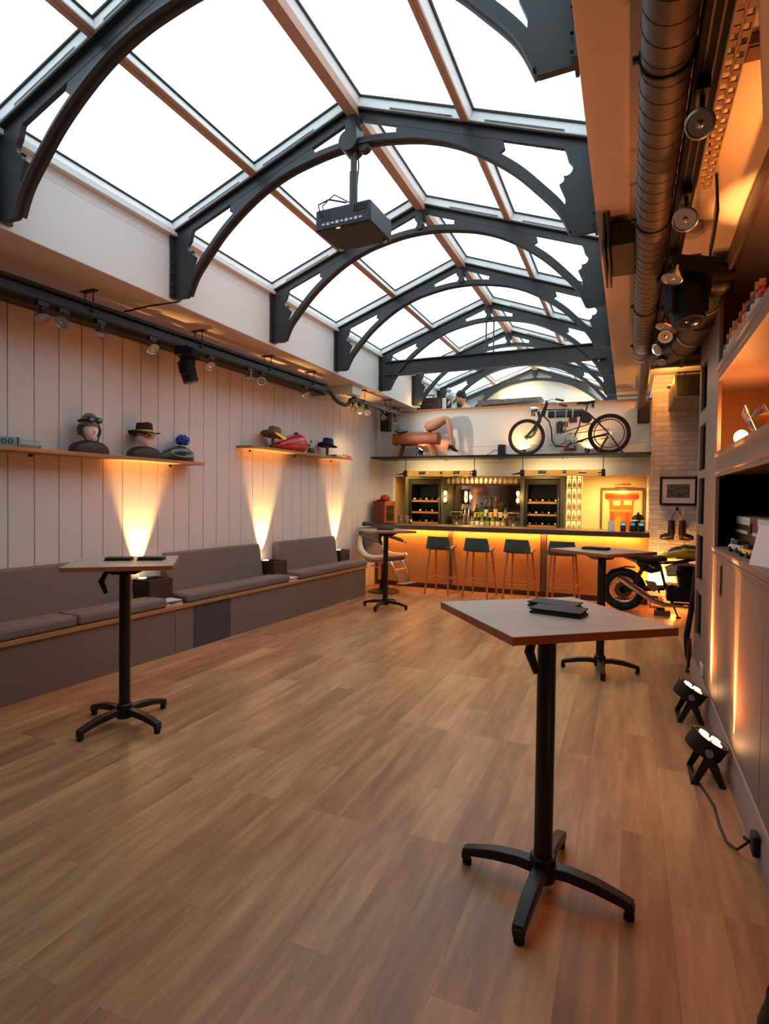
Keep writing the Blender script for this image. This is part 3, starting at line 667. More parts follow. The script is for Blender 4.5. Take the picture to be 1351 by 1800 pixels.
for u in (8.5, 7.3, 6.3, 5.1, 4.0, 3.1, 1.7, .8):
    b = MB()
    for y in (-.05, .05): b.cyl((-u, y, 3.02), (-u, y, ZS), .005, n=6)
    b.box((-u, 0, 3.035), (.02, .11, .012)); b.box((-u, 0, ZS - .004), (.05, .16, .008)); b.build('hanger', 'black', r)
r = lthing('cable_tray', 'black perforated cable tray riding above the left lighting track', 'cable tray', 0, .5, 0)
b = MB(); b.bb(-9.4, -2.76, -.055, -.05, 3.075, 3.10); b.bb(-9.4, -2.76, .05, .055, 3.075, 3.10)
u = 2.8
while u < 9.4: b.bb(-u - .031, -u + .031, -.05, .05, 3.075, 3.078); b.bb(-u - .012, -u + .012, -.05, .05, 3.070, 3.0748); u += .06
b.build('tray', 'black', r)
LL = [(6.69, 0, 0, 0, 'chrome track spotlight pointing down, first from the left edge'), (6.52, .1, 1.2, 0, 'chrome track spotlight facing the camera, second from the left edge'),
      (6.2, -.3, .3, 0, 'chrome track spotlight seen edge on, above the helmeted bust'), (5.67, .6, .2, 0, 'chrome track spotlight above the banded fedora'),
      (4.93, .4, .6, 0, 'chrome track spotlight just right of the black moving head on the left track'), (4.32, -.4, .3, 0, 'chrome track spotlight, left one of the pair before the right shelf'),
      (4.1, .3, 1.3, 1, 'lit white track spotlight facing the camera, above the olive fedora'), (3.22, .5, .1, 0, 'black bodied track spotlight above the navy fedora'),
      (1.97, .2, .5, 0, 'track spotlight past the bulkhead, left one of three'), (1.76, .3, .9, 1, 'lit track spotlight past the bulkhead, middle one of three'),
      (1.52, .3, 1.2, 1, 'lit track spotlight past the bulkhead, right one of three'), (.95, .2, .3, 0, 'small track spotlight left of the wall speaker'), (.50, .3, .6, 1, 'small lit track spotlight right of the wall speaker')]
for u, a, c, lit, lb in LL:
    p = lw(u, .5, 2.993); n_ = lw(u + c * .9, .5 + a + .35, 2.993 - 1.0)
    spot_lamp(lb, p, n_, lit=bool(lit))
def moving_head(label, loc, rz=0, s=1.0):
    r = thing('moving_head_light', label, 'stage light', loc, rz); r.scale = (s, s, s)
    b = MB(); b.box((0, 0, -.04), (.22, .18, .08)); b.build('base', 'track', r, bevel=.01)
    b = MB(); b.box((0, 0, -.085), (.18, .09, .03)); b.box((-.085, 0, -.17), (.022, .08, .17)); b.box((.085, 0, -.17), (.022, .08, .17)); b.build('yoke', 'track', r, bevel=.008)
    T = Matrix.Translation((0, 0, -.20)) @ Matrix.Rotation(PI - .3, 4, 'X')
    b = MB(); b.lathe([(.05, -.10), (.076, -.085), (.08, 0), (.072, .07), (.072, .12), (.06, .12)], n=20, T=T); b.build('head', 'track', r)
    b = MB(); b.lathe([(.056, .121), (.04, .128), (.01, .132)], n=20, T=T); b.build('lens', mat('dark_lens', (40, 44, 56), .08, .2), r)
    b = MB()
    for x in (-.05, .05): b.box((x, 0, .012), (.03, .05, .03))
    b.build('clamp', 'black', r); return r
moving_head('black moving head stage light hanging from the left track', lw(5.24, .5, 2.98), LROT + .4, 1.0)
# ---------------------------------------------------------------- the bar
r = thing('bar_counter', 'long bar with dark stone top and amber lit wooden front', 'bar', (0, 0, 0))
b = MB(); b.bb(-4.14, .283, 9.1, 9.86, 1.025, 1.10); b.build('countertop', 'counter', r, bevel=.004)
for x0, x1 in ((-4.14, -2.83), (-2.75, -1.29), (-1.19, .283)):
    b = MB(); b.bb(x0, x1, 9.4, 9.425, .085, 1.025); b.build('front_panel', 'barfront', r)
for x in (-2.79, -1.24):
    b = MB(); b.bb(x - .038, x + .038, 9.375, 9.425, .085, 1.025); b.build('front_post', 'barseam', r, bevel=.003)
b = MB(); b.bb(-4.14, .283, 9.42, 9.45, 0, .085); b.build('kick_plate', 'taupedark', r)
b = MB(); b.bb(-4.14, .283, 9.426, 9.84, .1, 1.02); b.build('carcass', 'dark', r)
b = MB(); b.bb(-4.1, .25, 9.30, 9.318, 1.016, 1.024); b.build('led_strip', mat('led_amber', (255, 180, 80), .5, emit=(1, .52, .1), estr=9), r)
light('AREA', 'counter_led', (-1.93, 9.33, 1.012), 23, (1.0, .40, .10), (-1.93, 9.39, .5), size=4.2, size_y=.03)
BX = 9.45
# bar stools
def make_stool():
    r = thing('bar_stool', '', 'stool', group='petrol green bar stools')
    b = MB(); rings = []                                   # one-piece shell: seat running up into a low back (back towards -y)
    prof = [(.20, .735, .17), (.19, .755, .185), (.08, .746, .19), (-.06, .728, .20), (-.14, .722, .21), (-.18, .748, .214), (-.195, .82, .204), (-.205, .90, .188), (-.21, .945, .176)]
    lo, hi = [], []
    for y, z, wd in prof: hi.append((y, z, wd))
    nrm = [(0, .016)] * 4 + [(.008, .014), (.016, .006), (.016, 0), (.016, 0), (.014, -.002)]
    for (y, z, wd), (dy, dz) in zip(hi, nrm):
        ring = []
        for k in range(9): t = -1 + k / 4; ring.append(Vector((wd * t, y + dy + .03 * t * t * (1 if z > .77 else 0), z + dz + .012 * t * t * (1 if z < .77 else 0))))
        for k in range(8, -1, -1): t = -1 + k / 4; ring.append(Vector((wd * t, y + .03 * t * t * (1 if z > .77 else 0), z + .012 * t * t * (1 if z < .77 else 0))))
        rings.append(ring)
    b.loft(rings); b.build('shell', 'teal', r, smooth=50)
    b = MB(); b.prism([(-.165, .19), (.165, .19), (.18, .05), (.17, -.12), (-.17, -.12), (-.18, .05)], .757, .768, 'xy'); b.build('seat_pad', mat('seat_pad_grey', (150, 140, 130), .8), r, bevel=.004)
    for sx in (-1, 1):
        for sy in (-1, 1):
            b = MB(); b.tube([(sx * .155, sy * .13, .745), (sx * .205, sy * .235 + .02, .0)], [.019, .015], 10); b.build('leg', 'beech', r)
    for p in (((-.19, .20, .24), (.19, .20, .24)), ((-.185, .2, .26), (-.185, -.16, .26)), ((.185, .2, .26), (.185, -.16, .26)), ((-.19, -.17, .24), (.19, -.17, .24))):
        b = MB(); b.cyl(p[0], p[1], .008, n=8); b.build('footrest', 'beech', r)
    return r
st = make_stool()
for i, (x, y, rz, lb) in enumerate([(-2.81, 8.98, -5, 'petrol green bar stool nearest the barber chair, leftmost of four'), (-2.17, 8.96, -6, 'petrol green bar stool, second from the left'),
                                    (-1.55, 9.03, -7, 'petrol green bar stool in front of the dark bar post, third from the left'), (-.89, 9.0, -4, 'petrol green bar stool partly hidden behind the table by the motorcycle')]):
    s_ = st if i == 0 else copy_tree(st)
    place(s_, (x, y, 0), math.radians(rz)); s_['label'] = lb

# barber chair, facing right along the bar
r = thing('barber_chair', 'old barber chair with navy back, brown seat and white enamel arms at the bar end', 'chair', (-3.72, 8.70, 0), math.radians(-18))
ENAM = mat('white_enamel', (226, 214, 200), .25, coat=.5)
b = MB(); b.lathe([(.26, 0), (.265, .012), (.22, .03), (.10, .045), (.075, .06)], n=32); b.build('base', 'black', r)
b = MB(); b.lathe([(.075, .05), (.07, .2), (.05, .22), (.045, .46), (.09, .5)], n=24); b.build('column', 'black', r)
b = MB(); b.box((.02, 0, .52), (.5, .46, .05)); b.build('seat_frame', ENAM, r, bevel=.015)
b = MB(); b.box((.04, 0, .585), (.50, .44, .10)); b.build('seat', mat('brown_leather', (92, 58, 38), .45), r, bevel=.04, seg=4)
b = MB(); b.prism([(-.20, .60), (-.27, .80), (-.33, 1.06), (-.41, 1.05), (-.36, .80), (-.30, .60)], -.22, .22, 'xz'); b.build('backrest', 'bluish', r, bevel=.03, seg=4)
b = MB(); b.prism([(-.35, 1.08), (-.34, 1.15), (-.39, 1.16), (-.41, 1.08)], -.13, .13, 'xz'); b.build('headrest', 'bluish', r, bevel=.02)
for s in (-1, 1):
    b = MB(); P = [(-.30, s * .26, .93), (-.31, s * .27, .80), (-.27, s * .275, .68), (-.16, s * .275, .60), (.0, s * .275, .58), (.18, s * .27, .60), (.26, s * .27, .63)]
    b.tube(P, [.03, .045, .055, .055, .05, .04, .025], 14); b.build('arm_side', ENAM, r)
    b = MB(); b.tube([(-.30, s * .26, .93), (-.1, s * .27, .90), (.12, s * .27, .86), (.2, s * .27, .83)], [.02, .03, .03, .02], 12); p = b.build('armrest', mat('brown_leather', (92, 58, 38), .45), r)
    b = MB(); b.cyl((.2, s * .27, .83), (.24, s * .27, .82), .02, n=12); b.build('arm_tip', 'chrome', p)
b = MB()
for s in (-1, 1): b.tube([(.27, s * .14, .53), (.36, s * .14, .40), (.42, s * .14, .20)], .014, 8)
b.build('footrest_bars', 'chrome', r)
b = MB(); b.box((.385, 0, .30), (.016, .30, .24), (0, -.25, 0)); b.build('footrest_grille', 'alu', r, bevel=.01)
b = MB(); b.box((.48, 0, .19), (.16, .34, .02), (0, -.1, 0)); b.build('foot_plate', 'alu', r, bevel=.006)
b = MB(); b.cyl((0, -.10, .40), (.02, -.30, .46), .012, n=8); b.ell((.02, -.31, .462), (.022, .03, .022), 10, 8); b.build('pump_lever', 'chrome', r)

# things on the counter
def on_bar(name, label, cat, x, y, z=1.10, rz=0, group=None): return thing(name, label, cat, (x, y, z), rz, group)
r = on_bar('cabinet', 'dark red display cabinet with an orange framed window at the left bar end', 'cabinet', -4.02, 9.36)
RED = mat('cabinet_red', (104, 30, 30), .4); ORF = mat('cabinet_orange', (176, 74, 38), .4)
b = MB(); b.bb(-.115, .10, -.22, .24, 0, .40); b.build('body', RED, r, bevel=.004)
b = MB(); b.bb(.10, .118, -.22, .24, .32, .40); b.bb(.10, .118, -.22, .24, 0, .05); b.bb(.10, .118, -.22, -.17, .05, .32); b.bb(.10, .118, .19, .24, .05, .32); b.build('window_frame', ORF, r)
b = MB(); b.bb(.101, .108, -.17, .19, .05, .32); b.build('window_glass', mat('dark_green_glass', (58, 58, 34), .15), r)
b = MB(); b.cyl((.118, .2, .36), (.13, .2, .36), .012, n=12); b.build('lock', 'chrome', r)
r = on_bar('cap', 'red padded cap lying on the dark red cabinet', 'cap', -4.03, 9.36, 1.50)
b = MB(); b.ell((.03, 0, .045), (.085, .11, .075), 24, 12); b.v = [(x, y, max(z, 0)) for x, y, z in b.v]; b.build('crown', mat('cap_red', (150, 40, 30), .7), r)
b = MB(); b.ell((-.06, -.06, .015), (.055, .08, .018), 18, 8); b.v = [(x, y, max(z, 0)) for x, y, z in b.v]; b.build('peak', mat('cap_darkred', (120, 34, 30), .6), r)
for x, y, h, lb in ((-3.74, 9.45, .15, 'steel cocktail shaker on the bar, left one of two'), (-3.66, 9.55, .15, 'steel cocktail shaker on the bar, right one of two')):
    r = on_bar('cocktail_shaker', lb, 'shaker', x, y, group='cocktail shakers')
    b = MB(); b.lathe([(.034, 0), (.044, .1), (.045, h - .02), (.043, h)], n=20); b.build('cup', 'alu', r)
    b = MB(); b.lathe([(.0445, h * .45), (.0455, h * .45 + .004), (.0455, h * .45 + .012), (.0445, h * .45 + .016)], n=20); b.build('ring', 'chrome', r)
r = on_bar('tray', 'flat dark tray on the left end of the bar', 'tray', -3.9, 9.2)
b = MB(); b.box((.03, 0, .008), (.26, .14, .016)); b.build('plate', 'blackp', r, bevel=.004); b = MB(); b.box((.03, 0, .02), (.16, .08, .01)); b.build('napkin', mat('napkin_dark', (60, 50, 52), .8), r)
def bottle(x, y, z, h, r_, glass, labelc, cap, label, group, lay=None):
    r = thing('bottle', label, 'bottle', (x, y, z), group=group)
    b = MB(); b.lathe([(r_ * .9, 0), (r_, .006), (r_, h * .58), (r_ * .85, h * .66), (r_ * .36, h * .76), (r_ * .33, h * .93), (r_ * .4, h * .935), (r_ * .4, h * .96)], n=14)
    g = b.build('glass_body', glass, r)
    b = MB(); b.lathe([(r_ + .0008, h * .16), (r_ + .0012, h * .17), (r_ + .0012, h * .46), (r_ + .0008, h * .47)], n=14); b.build('paper_label', labelc, r)
    b = MB(); b.lathe([(r_ * .42, h * .90), (r_ * .44, h * .905), (r_ * .44, h), (r_ * .3, h)], n=12); b.build('cap', cap, r)
    return r
GD = mat('bottle_dark', (22, 24, 20), .12); GG = mat('bottle_green', (30, 70, 34), .1); GC = mat('bottle_clear', (190, 196, 180), .08, trans=.7); GA = mat('bottle_amber', (110, 56, 20), .1)
LC = mat('label_cream', (224, 208, 160), .7); LG = mat('label_green', (150, 170, 80), .7); LW = mat('label_white', (226, 222, 210), .7); LY = mat('label_yellow', (214, 184, 90), .7); LR = mat('label_red', (180, 50, 40), .7)
CR = mat('cap_red_foil', (200, 40, 34), .3); CB = 'black'; CG = mat('cap_gold', (200, 160, 80), .3, 1)
bottle(-3.60, 9.62, 1.10, .17, .02, GD, LC, CB, 'small dark bitters bottle beside the shakers on the bar', 'bottles on the bar')
r = on_bar('sign_card', 'white card standing on the right end of the bar', 'sign', -.245, 9.45)
b = MB(); b.box((0, 0, .075), (.10, .004, .15), (-.12, 0, 0)); b.build('card', mat('card_white', (236, 234, 236), .5), r); b = MB(); b.box((0, .015, .006), (.10, .06, .008)); b.build('foot', mat('card_white', (236, 234, 236), .5), r)
for i, (x, lb) in enumerate(((-.075, 'card terminal with teal screen next to the white card, leftmost of three'), (.055, 'card terminal with blue screen, middle one of three'), (.175, 'card terminal with teal screen by the brick pier'))):
    r = on_bar('card_terminal', lb, 'card terminal', x, 9.40 + .02 * i, rz=.1 * i, group='card terminals on the bar')
    b = MB(); b.prism([(-.06, 0), (.05, 0), (.05, .05), (.03, .14), (.012, .14), (-.06, .03)], -.04, .04, 'yz'); b.build('body', 'blackp', r, bevel=.005)
    b = MB(); b.box((0, -.0135, .1015), (.062, .004, .055), (-.43, 0, 0)); b.build('screen', mat('teal_screen' if i != 1 else 'blue_screen', (90, 170, 180) if i != 1 else (50, 96, 130), .3, emit=(.2, .55, .6) if i != 1 else (.1, .3, .45), estr=.5), r)
    b = MB()
    for k in range(9): b.box((-.02 + .02 * (k % 3), -.045 + .012 * (k // 3), .045 + .011 * (k // 3)), (.012, .008, .006))
    b.build('keypad', 'alu', r)
r = on_bar('ice_bucket', 'black domed ice bucket with a silver band behind the card terminals', 'bucket', .135, 9.62)
b = MB(); b.lathe([(.07, 0), (.085, .06), (.09, .14)], n=24); b.build('pot', 'blackp', r); b = MB(); b.lathe([(.0905, .14), (.094, .145), (.094, .165), (.0905, .17)], n=24); b.build('band', 'chrome', r)
b = MB(); b.lathe([(.09, .17), (.085, .21), (.06, .245), (.025, .26), (.012, .265), (.014, .285), (.008, .29)], n=24); b.build('lid', 'blackp', r)

# ---------------------------------------------------------------- back bar
b = MB(); b.bb(-4.3, .3, 9.77, 11.3, 2.2, 2.25); struct(b.build('ceiling_bar', 'cream'))
b = MB(); b.bb(-4.42, -4.3, 9.77, 11.4, 0, 2.25); struct(b.build('wall_bar_left', 'cream'))
def wine_cooler(x0, x1, label, which, lit):
    r = thing('wine_cooler', label, 'fridge', ((x0 + x1) / 2, 10.42, 0), group='wine coolers in the back bar'); W = (x1 - x0) / 2; Y1 = .62
    b = MB(); b.bb(-W, -W + .07, -.02, Y1, 0, 2.0); b.bb(W - .07, W, -.02, Y1, 0, 2.0); b.bb(-W + .07, W - .07, -.02, Y1, 1.93, 2.0); b.build('surround', 'green', r, bevel=.003)
    x = W - .072
    b = MB(); b.bb(-x, -x + .03, .02, Y1, .06, 1.92); b.bb(x - .03, x, .02, Y1, .06, 1.92); b.bb(-x, x, Y1 - .03, Y1, .06, 1.92); b.bb(-x, x, .02, Y1 - .03, 1.84, 1.92); b.bb(-x, x, .02, Y1 - .03, .06, .14); b.build('cabinet', 'dark', r)
    b = MB(); b.bb(-x, -x + .055, 0, .018, .06, 1.92); b.bb(x - .055, x, 0, .018, .06, 1.92); b.bb(-x + .055, x - .055, 0, .018, 1.83, 1.92); b.bb(-x + .055, x - .055, 0, .018, .06, .16)
    d = b.build('door', 'blackp', r, bevel=.002)
    b = MB(); b.box((x - .025, -.02, 1.35), (.016, .03, .5)); b.build('handle', 'alu', d)
    b = MB(); b.bb(-x + .04, x - .04, Y1 - .034, Y1 - .031, .3, 1.8); b.build('backlight', mat('cooler_glow', (40, 36, 30), .8, emit=(.9, .85, .6), estr=.004), r)
    for z in (1.08, 1.28, 1.50, .8, .5):
        b = MB(); b.bb(-x + .035, x - .035, .05, Y1 - .04, z, z + .014); b.bb(-x + .035, x - .035, .03, .05, z - .008, z + .028); b.build('wood_shelf', 'oakedge', r)
    n = 5
    for k, (z, tag_) in enumerate(((1.514, 'top'), (1.294, 'middle'), (1.094, 'bottom'))):
        for i in range(n):
            if which == 'left' and (k > 0 and i in (0, 4)) : continue
            t = thing('wine_bottle', 'wine bottle lying neck first on the %s shelf of the %s wine cooler' % (tag_, which), 'wine bottle', ((x0 + x1) / 2 - x + .085 + i * (2 * x - .17) / (n - 1), 10.5, z + .04), group='wine bottles on the %s shelf of the %s cooler' % (tag_, which), rot=(-PI / 2, 0, 0))
            b = MB(); b.lathe([(.014, 0), (.014, .08), (.037, .13), (.037, .30), (.02, .305)], n=12, T=None); b.build('glass_body', GD, t)
            b = MB(); b.lathe([(.0155, -.004), (.0165, .0), (.0165, .05), (.0155, .052)], n=12); b.build('foil', CG if (i + k) % 2 else LW, t)
    light('AREA', 'cooler_light', ((x0 + x1) / 2, 10.50, 1.82), lit, (1, .85, .6), ((x0 + x1) / 2, 10.60, 1.2), size=.4, size_y=.05)
wine_cooler(-4.02, -3.22, 'left wine cooler in an olive surround behind the shakers', 'left', .35)
wine_cooler(-1.80, -1.04, 'right wine cooler in an olive surround beside the lit rack', 'right', .5)
r = thing('back_counter', 'low back bar cupboard below the bottles', 'cupboard', (-2.51, 10.45, 0))
b = MB(); b.bb(-.70, .69, 0, .55, 0, .98); b.build('body', 'green', r); b = MB(); b.bb(-.70, .69, -.02, .55, .98, 1.02); b.build('worktop', 'counter', r)
r = thing('wall_mirror', 'mirror panel behind the spirit bottles', 'mirror', (-2.5, 11.02, 1.45))
b = MB(); b.bb(-.68, .68, 0, .02, -.42, .38); b.build('glass', mat('mirror', (200, 190, 176), .06, 1), r)
b = MB(); b.bb(-.71, .71, -.004, .016, .385, .41); b.bb(-.71, .71, -.004, .016, -.43, -.42); b.build('frame', 'barseam', r)
b = MB(); b.bb(-3.2, -1.8, 11.05, 11.28, .0, 2.2); struct(b.build('wall_bar_middle', 'cream'))
r = thing('bottle_step', 'stepped riser holding the upper row of spirit bottles', 'riser', (-2.42, 10.72, 1.02))
b = MB(); b.bb(-.34, .34, 0, .2, 0, .14); b.build('step', 'barseam', r)
cols_ = [(GD, LC, CR), (GG, LG, CB), (GD, LW, CB), (GD, LY, CB), (GA, LC, CR), (GD, LW, CG), (GC, LC, CB)]
names = ['cream labelled dark bottle with a red cap', 'green bottle with a pale green label', 'dark bottle with a white label', 'dark bottle with a yellow label', 'amber bottle with a red cap', 'dark bottle with a gold cap', 'clear bottle with a cream label']
for i in range(7):
    g, l, c = cols_[i]; h = (.28, .31, .40, .30, .42, .31, .25)[i]
    bottle(-2.70 + .093 * i, 10.81, 1.16, h * 1.1, .042, g, l, c, names[i] + ' in the upper row', 'spirit bottles on the back bar')
for i in range(7):
    g, l, c = cols_[(i * 3 + 6) % 7]; h = (.24, .26, .23, .27, .25, .26, .22)[i]
    bottle(-2.74 + .10 * i, 10.60, 1.02, h * 1.05, .042, GC if i % 2 == 0 else GG, l, c, names[(i * 3 + 6) % 7].replace('amber', 'squat').replace('dark', 'short') + ' in the lower row', 'spirit bottles on the back bar')
def dispenser(x, label):
    r = thing('coffee_machine', label, 'coffee machine', (x, 10.58, 1.02), group='coffee machines on the back bar')
    C = mat('machine_beige', (150, 140, 110), .35, .5)
    b = MB(); b.bb(-.115, .115, .06, .24, 0, .30); b.bb(-.115, .115, -.08, .06, .21, .30); b.bb(-.115, .115, -.08, .06, 0, .025); b.build('body', C, r, bevel=.008)
    b = MB(); b.bb(-.09, .09, -.084, -.08, .225, .285); b.build('control_panel', 'blackp', r)
    b = MB(); b.lathe([(.02, .16), (.022, .17), (.022, .205), (.03, .21)], c=(0, -.02, 0), n=14); b.cyl((0, -.02, .17), (0, -.13, .16), .008, n=8); b.build('brew_group', 'chrome', r)
    b = MB(); b.lathe([(.022, .026), (.03, .08), (.031, .09)], c=(0, -.01, 0), n=14); b.build('cup', LW, r)
    b = MB(); b.bb(-.08, .08, .1, .22, .30, .335); b.build('cup_tray', 'black', r)
dispenser(-3.02, 'beige coffee machine beside the left wine cooler'); dispenser(-1.94, 'beige coffee machine beside the right wine cooler')
for x, lb in ((-2.855, 'tall polished steel beer column, left one of two'), (-2.78, 'tall polished steel beer column, right one of two')):
    r = thing('beer_tap', lb, 'beer tap', (x, 10.5, 1.02), group='beer columns')
    b = MB(); b.lathe([(.04, 0), (.04, .012), (.024, .016), (.024, .34), (.02, .35)], n=18); b.build('column', 'chrome', r)
    b = MB(); b.cyl((0, -.02, .28), (0, -.08, .27), .01, n=8); b.cyl((0, -.08, .275), (0, -.08, .23), .008, n=8); b.build('spout', 'chrome', r); b = MB(); b.cyl((0, -.055, .28), (0, -.06, .38), .009, .014, n=10); b.build('handle', 'blackp', r)
BULB = mat('edison_glow', (255, 200, 120), .4, emit=(1, .50, .14), estr=5)
for x, y, lb in ((-3.19, 10.40, 'two bulb wall light beside the left wine cooler'), (-2.94, 10.96, 'two bulb wall light left of the mirror'), (-1.835, 10.40, 'two bulb wall light beside the right wine cooler')):
    r = thing('wall_light', lb, 'wall light', (x, y, 1.60), group='two bulb wall lights')
    b = MB(); b.bb(-.03, .03, .0, .012, -.14, .15); b.bb(-.04, .04, -.09, .012, .145, .155); b.bb(-.04, .04, -.09, .012, -.145, -.135); b.build('bracket', 'black', r)
    for z in (.07, -.06):
        b = MB(); b.ell((0, -.045, z), (.03, .03, .045), 14, 10); b.build('bulb', BULB, r)
    light('POINT', 'wall_light_glow', (x, y - .11, 1.60), 3.0, (1, .55, .2), size=.05)
r = thing('glass_rack', 'ceiling rack above the bottles for hanging glasses', 'rack', (-2.5, 10.55, 2.02))
for k in range(15):
    b = MB(); b.bb(-.645 + k * .089, -.615 + k * .089, -.25, .30, 0, .012); b.build('rail', 'alu', r)
b = MB(); b.bb(-.68, .64, -.26, -.25, -.004, .03); b.bb(-.68, .64, .30, .31, -.004, .03); b.build('side_bar', 'barseam', r)
for x in (-.66, .62):
    for y in (-.255, .305): b = MB(); b.cyl((x, y, .03), (x, y, .18), .006, n=8); b.build('hanger', 'black', r)
g0 = None
for i in range(15):
    for j in range(2):
        if g0 is None:
            t = g0 = thing('wine_glass', 'upturned glass in the row of glasses hanging above the spirit bottles', 'glass', (0, 0, 0), group='glasses hanging over the bar')
            b = MB(); b.lathe([(.034, .02), (.034, .017), (.005, .012), (.005, -.055), (.025, -.075), (.034, -.11), (.03, -.15), (.028, -.15), (.031, -.11)], n=14); b.build('glass', mat('bar_glass', (235, 225, 205), .08, trans=.55), t)
        else: t = copy_tree(g0)
        t.location = (-3.13 + i * .089, 10.36 + j * .3, 2.0)
# backlit wine rack and the yellow passage with a framed picture
r = thing('wine_rack', 'warm white backlit wine rack between the right cooler and the yellow wall', 'wine rack', (-.895, 10.52, 0))
b = MB(); b.bb(-.14, .135, .1, .12, .4, 2.1); b.build('back_panel', mat('rack_glow', (255, 225, 150), .6, emit=(1, .62, .2), estr=1.4), r)
b = MB()
for x in (-.14, -.05, .04, .12): b.bb(x, x + .016, 0, .1, .4, 2.1)
b.build('uprights', 'cream', r)
for k in range(8):
    b = MB(); b.bb(-.14, .136, 0, .1, .62 + k * .19, .63 + k * .19); b.build('rack_shelf', 'cream', r)
w0 = None
for k in range(2, 7):
    for i in range(3):
        if w0 is None:
            w0 = t = thing('wine_bottle', 'bottle standing in the backlit rack beside the yellow wall', 'wine bottle', group='bottles in the backlit rack')
            b = MB(); b.lathe([(.026, 0), (.027, .005), (.027, .09), (.01, .12), (.01, .15)], n=12); b.build('glass_body', GC, t); b = MB(); b.lathe([(.0275, .03), (.028, .032), (.028, .07), (.0275, .072)], n=12); b.build('paper_label', LC, t)
        else: t = copy_tree(w0)
        t.location = (-.895 - .087 + i * .087 + .004, 10.56, .632 + k * .19)
r = thing('framed_picture', 'large framed orange picture of a pillared interior on the yellow wall', 'picture', (-.115, 11.28, 1.40))
b = MB(); b.bb(-.37, .37, -.03, 0, .36, .40); b.bb(-.37, .37, -.03, 0, -.44, -.40); b.bb(-.37, -.335, -.03, 0, -.40, .36); b.bb(.335, .37, -.03, 0, -.40, .36); b.build('frame', 'barseam', r)
b = MB(); b.bb(-.335, .335, -.012, -.004, -.40, .36); c = b.build('canvas', mat('pic_mat', (214, 190, 140), .7), r)
def pic(poly, y, rgb, nm): bb = MB(); bb.prism(poly, -.0125 - y, -.0115, 'xz'); bb.build(nm, mat('pic_%d_%d' % (rgb[0], rgb[1]), rgb, .7), c)
pic([(-.30, .30), (.28, .30), (.27, .2), (.2, .15), (.17, -.4), (-.2, -.4), (-.22, .15), (-.29, .2)], .001, (206, 96, 30), 'painted_arch')
pic([(-.30, .27), (.28, .27), (.28, .20), (-.29, .20)], .002, (150, 52, 22), 'painted_beam')
pic([(-.15, .16), (-.03, .16), (-.03, .08), (-.15, .08)], .002, (250, 214, 140), 'painted_reflection'); pic([(.03, .17), (.16, .17), (.16, .09), (.03, .09)], .002, (250, 214, 140), 'painted_reflection')  # pale rectangles are lamp reflections painted onto the picture
pic([(-.20, .0), (.16, .0), (.16, -.03), (-.20, -.03)], .002, (236, 150, 50), 'painted_steps'); pic([(.06, -.05), (.13, -.05), (.13, -.4), (.05, -.4)], .002, (160, 66, 26), 'painted_pillar'); pic([(-.19, -.05), (-.14, -.05), (-.15, -.4), (-.19, -.4)], .002, (160, 66, 26), 'painted_pillar'); pic([(-.10, -.12), (-.02, -.12), (.03, -.4), (-.14, -.4)], .002, (226, 140, 50), 'painted_floor')
r = thing('picture_light', 'small brass picture light over the orange picture', 'lamp', (-.115, 11.26, 1.86)); b = MB(); b.cyl((-.14, -.09, 0), (.14, -.09, 0), .016, n=12); b.build('tube', CG, r); b = MB(); b.tube([(0, 0, .01), (0, -.05, .03), (0, -.09, .01)], .007, 8); b.build('arm', CG, r)
light('SPOT', 'picture_light_beam', (-.115, 11.15, 1.84), 14, (1, .6, .2), (-.115, 11.3, 1.4), size=.04, spot=100, blend=.8)
r = thing('framed_print', 'small dark green framed print at the far left behind the bar', 'picture', (-4.02, 11.26, 1.72)); b = MB(); b.bb(-.14, .14, -.02, 0, -.14, .14); b.build('frame', 'black', r); b = MB(); b.bb(-.125, .125, -.024, -.019, -.125, .125); b.build('print', mat('print_green', (60, 72, 40), .5, noise=.6, nscale=18), r)
def downlight(x, y, z, label):
    r = thing('downlight', label, 'ceiling light', (x, y, z), group='recessed lights over the bar'); b = MB(); b.lathe([(.05, -.008), (.05, 0), (.036, 0), (.036, -.006)], n=20); b.build('ring', 'alu', r); b = MB(); b.lathe([(.035, -.006), (.035, -.002)], n=20); b.build('bulb', BULB, r)
for x, y, p, lb in ((-3.95, 10.1, 16, 'recessed light over the left end of the bar'), (-2.5, 10.1, 24, 'recessed light over the spirit bottles'), (-1.4, 10.15, 14, 'recessed light before the right wine cooler'), (-.35, 10.55, 62, 'recessed light in the yellow passage')):
    downlight(x, y, 2.2, lb); light('SPOT', 'bar_downlight', (x, y, 2.17), p * 2, (1, .57, .19), (x, y + .25, 0), size=.05, spot=150, blend=.8)

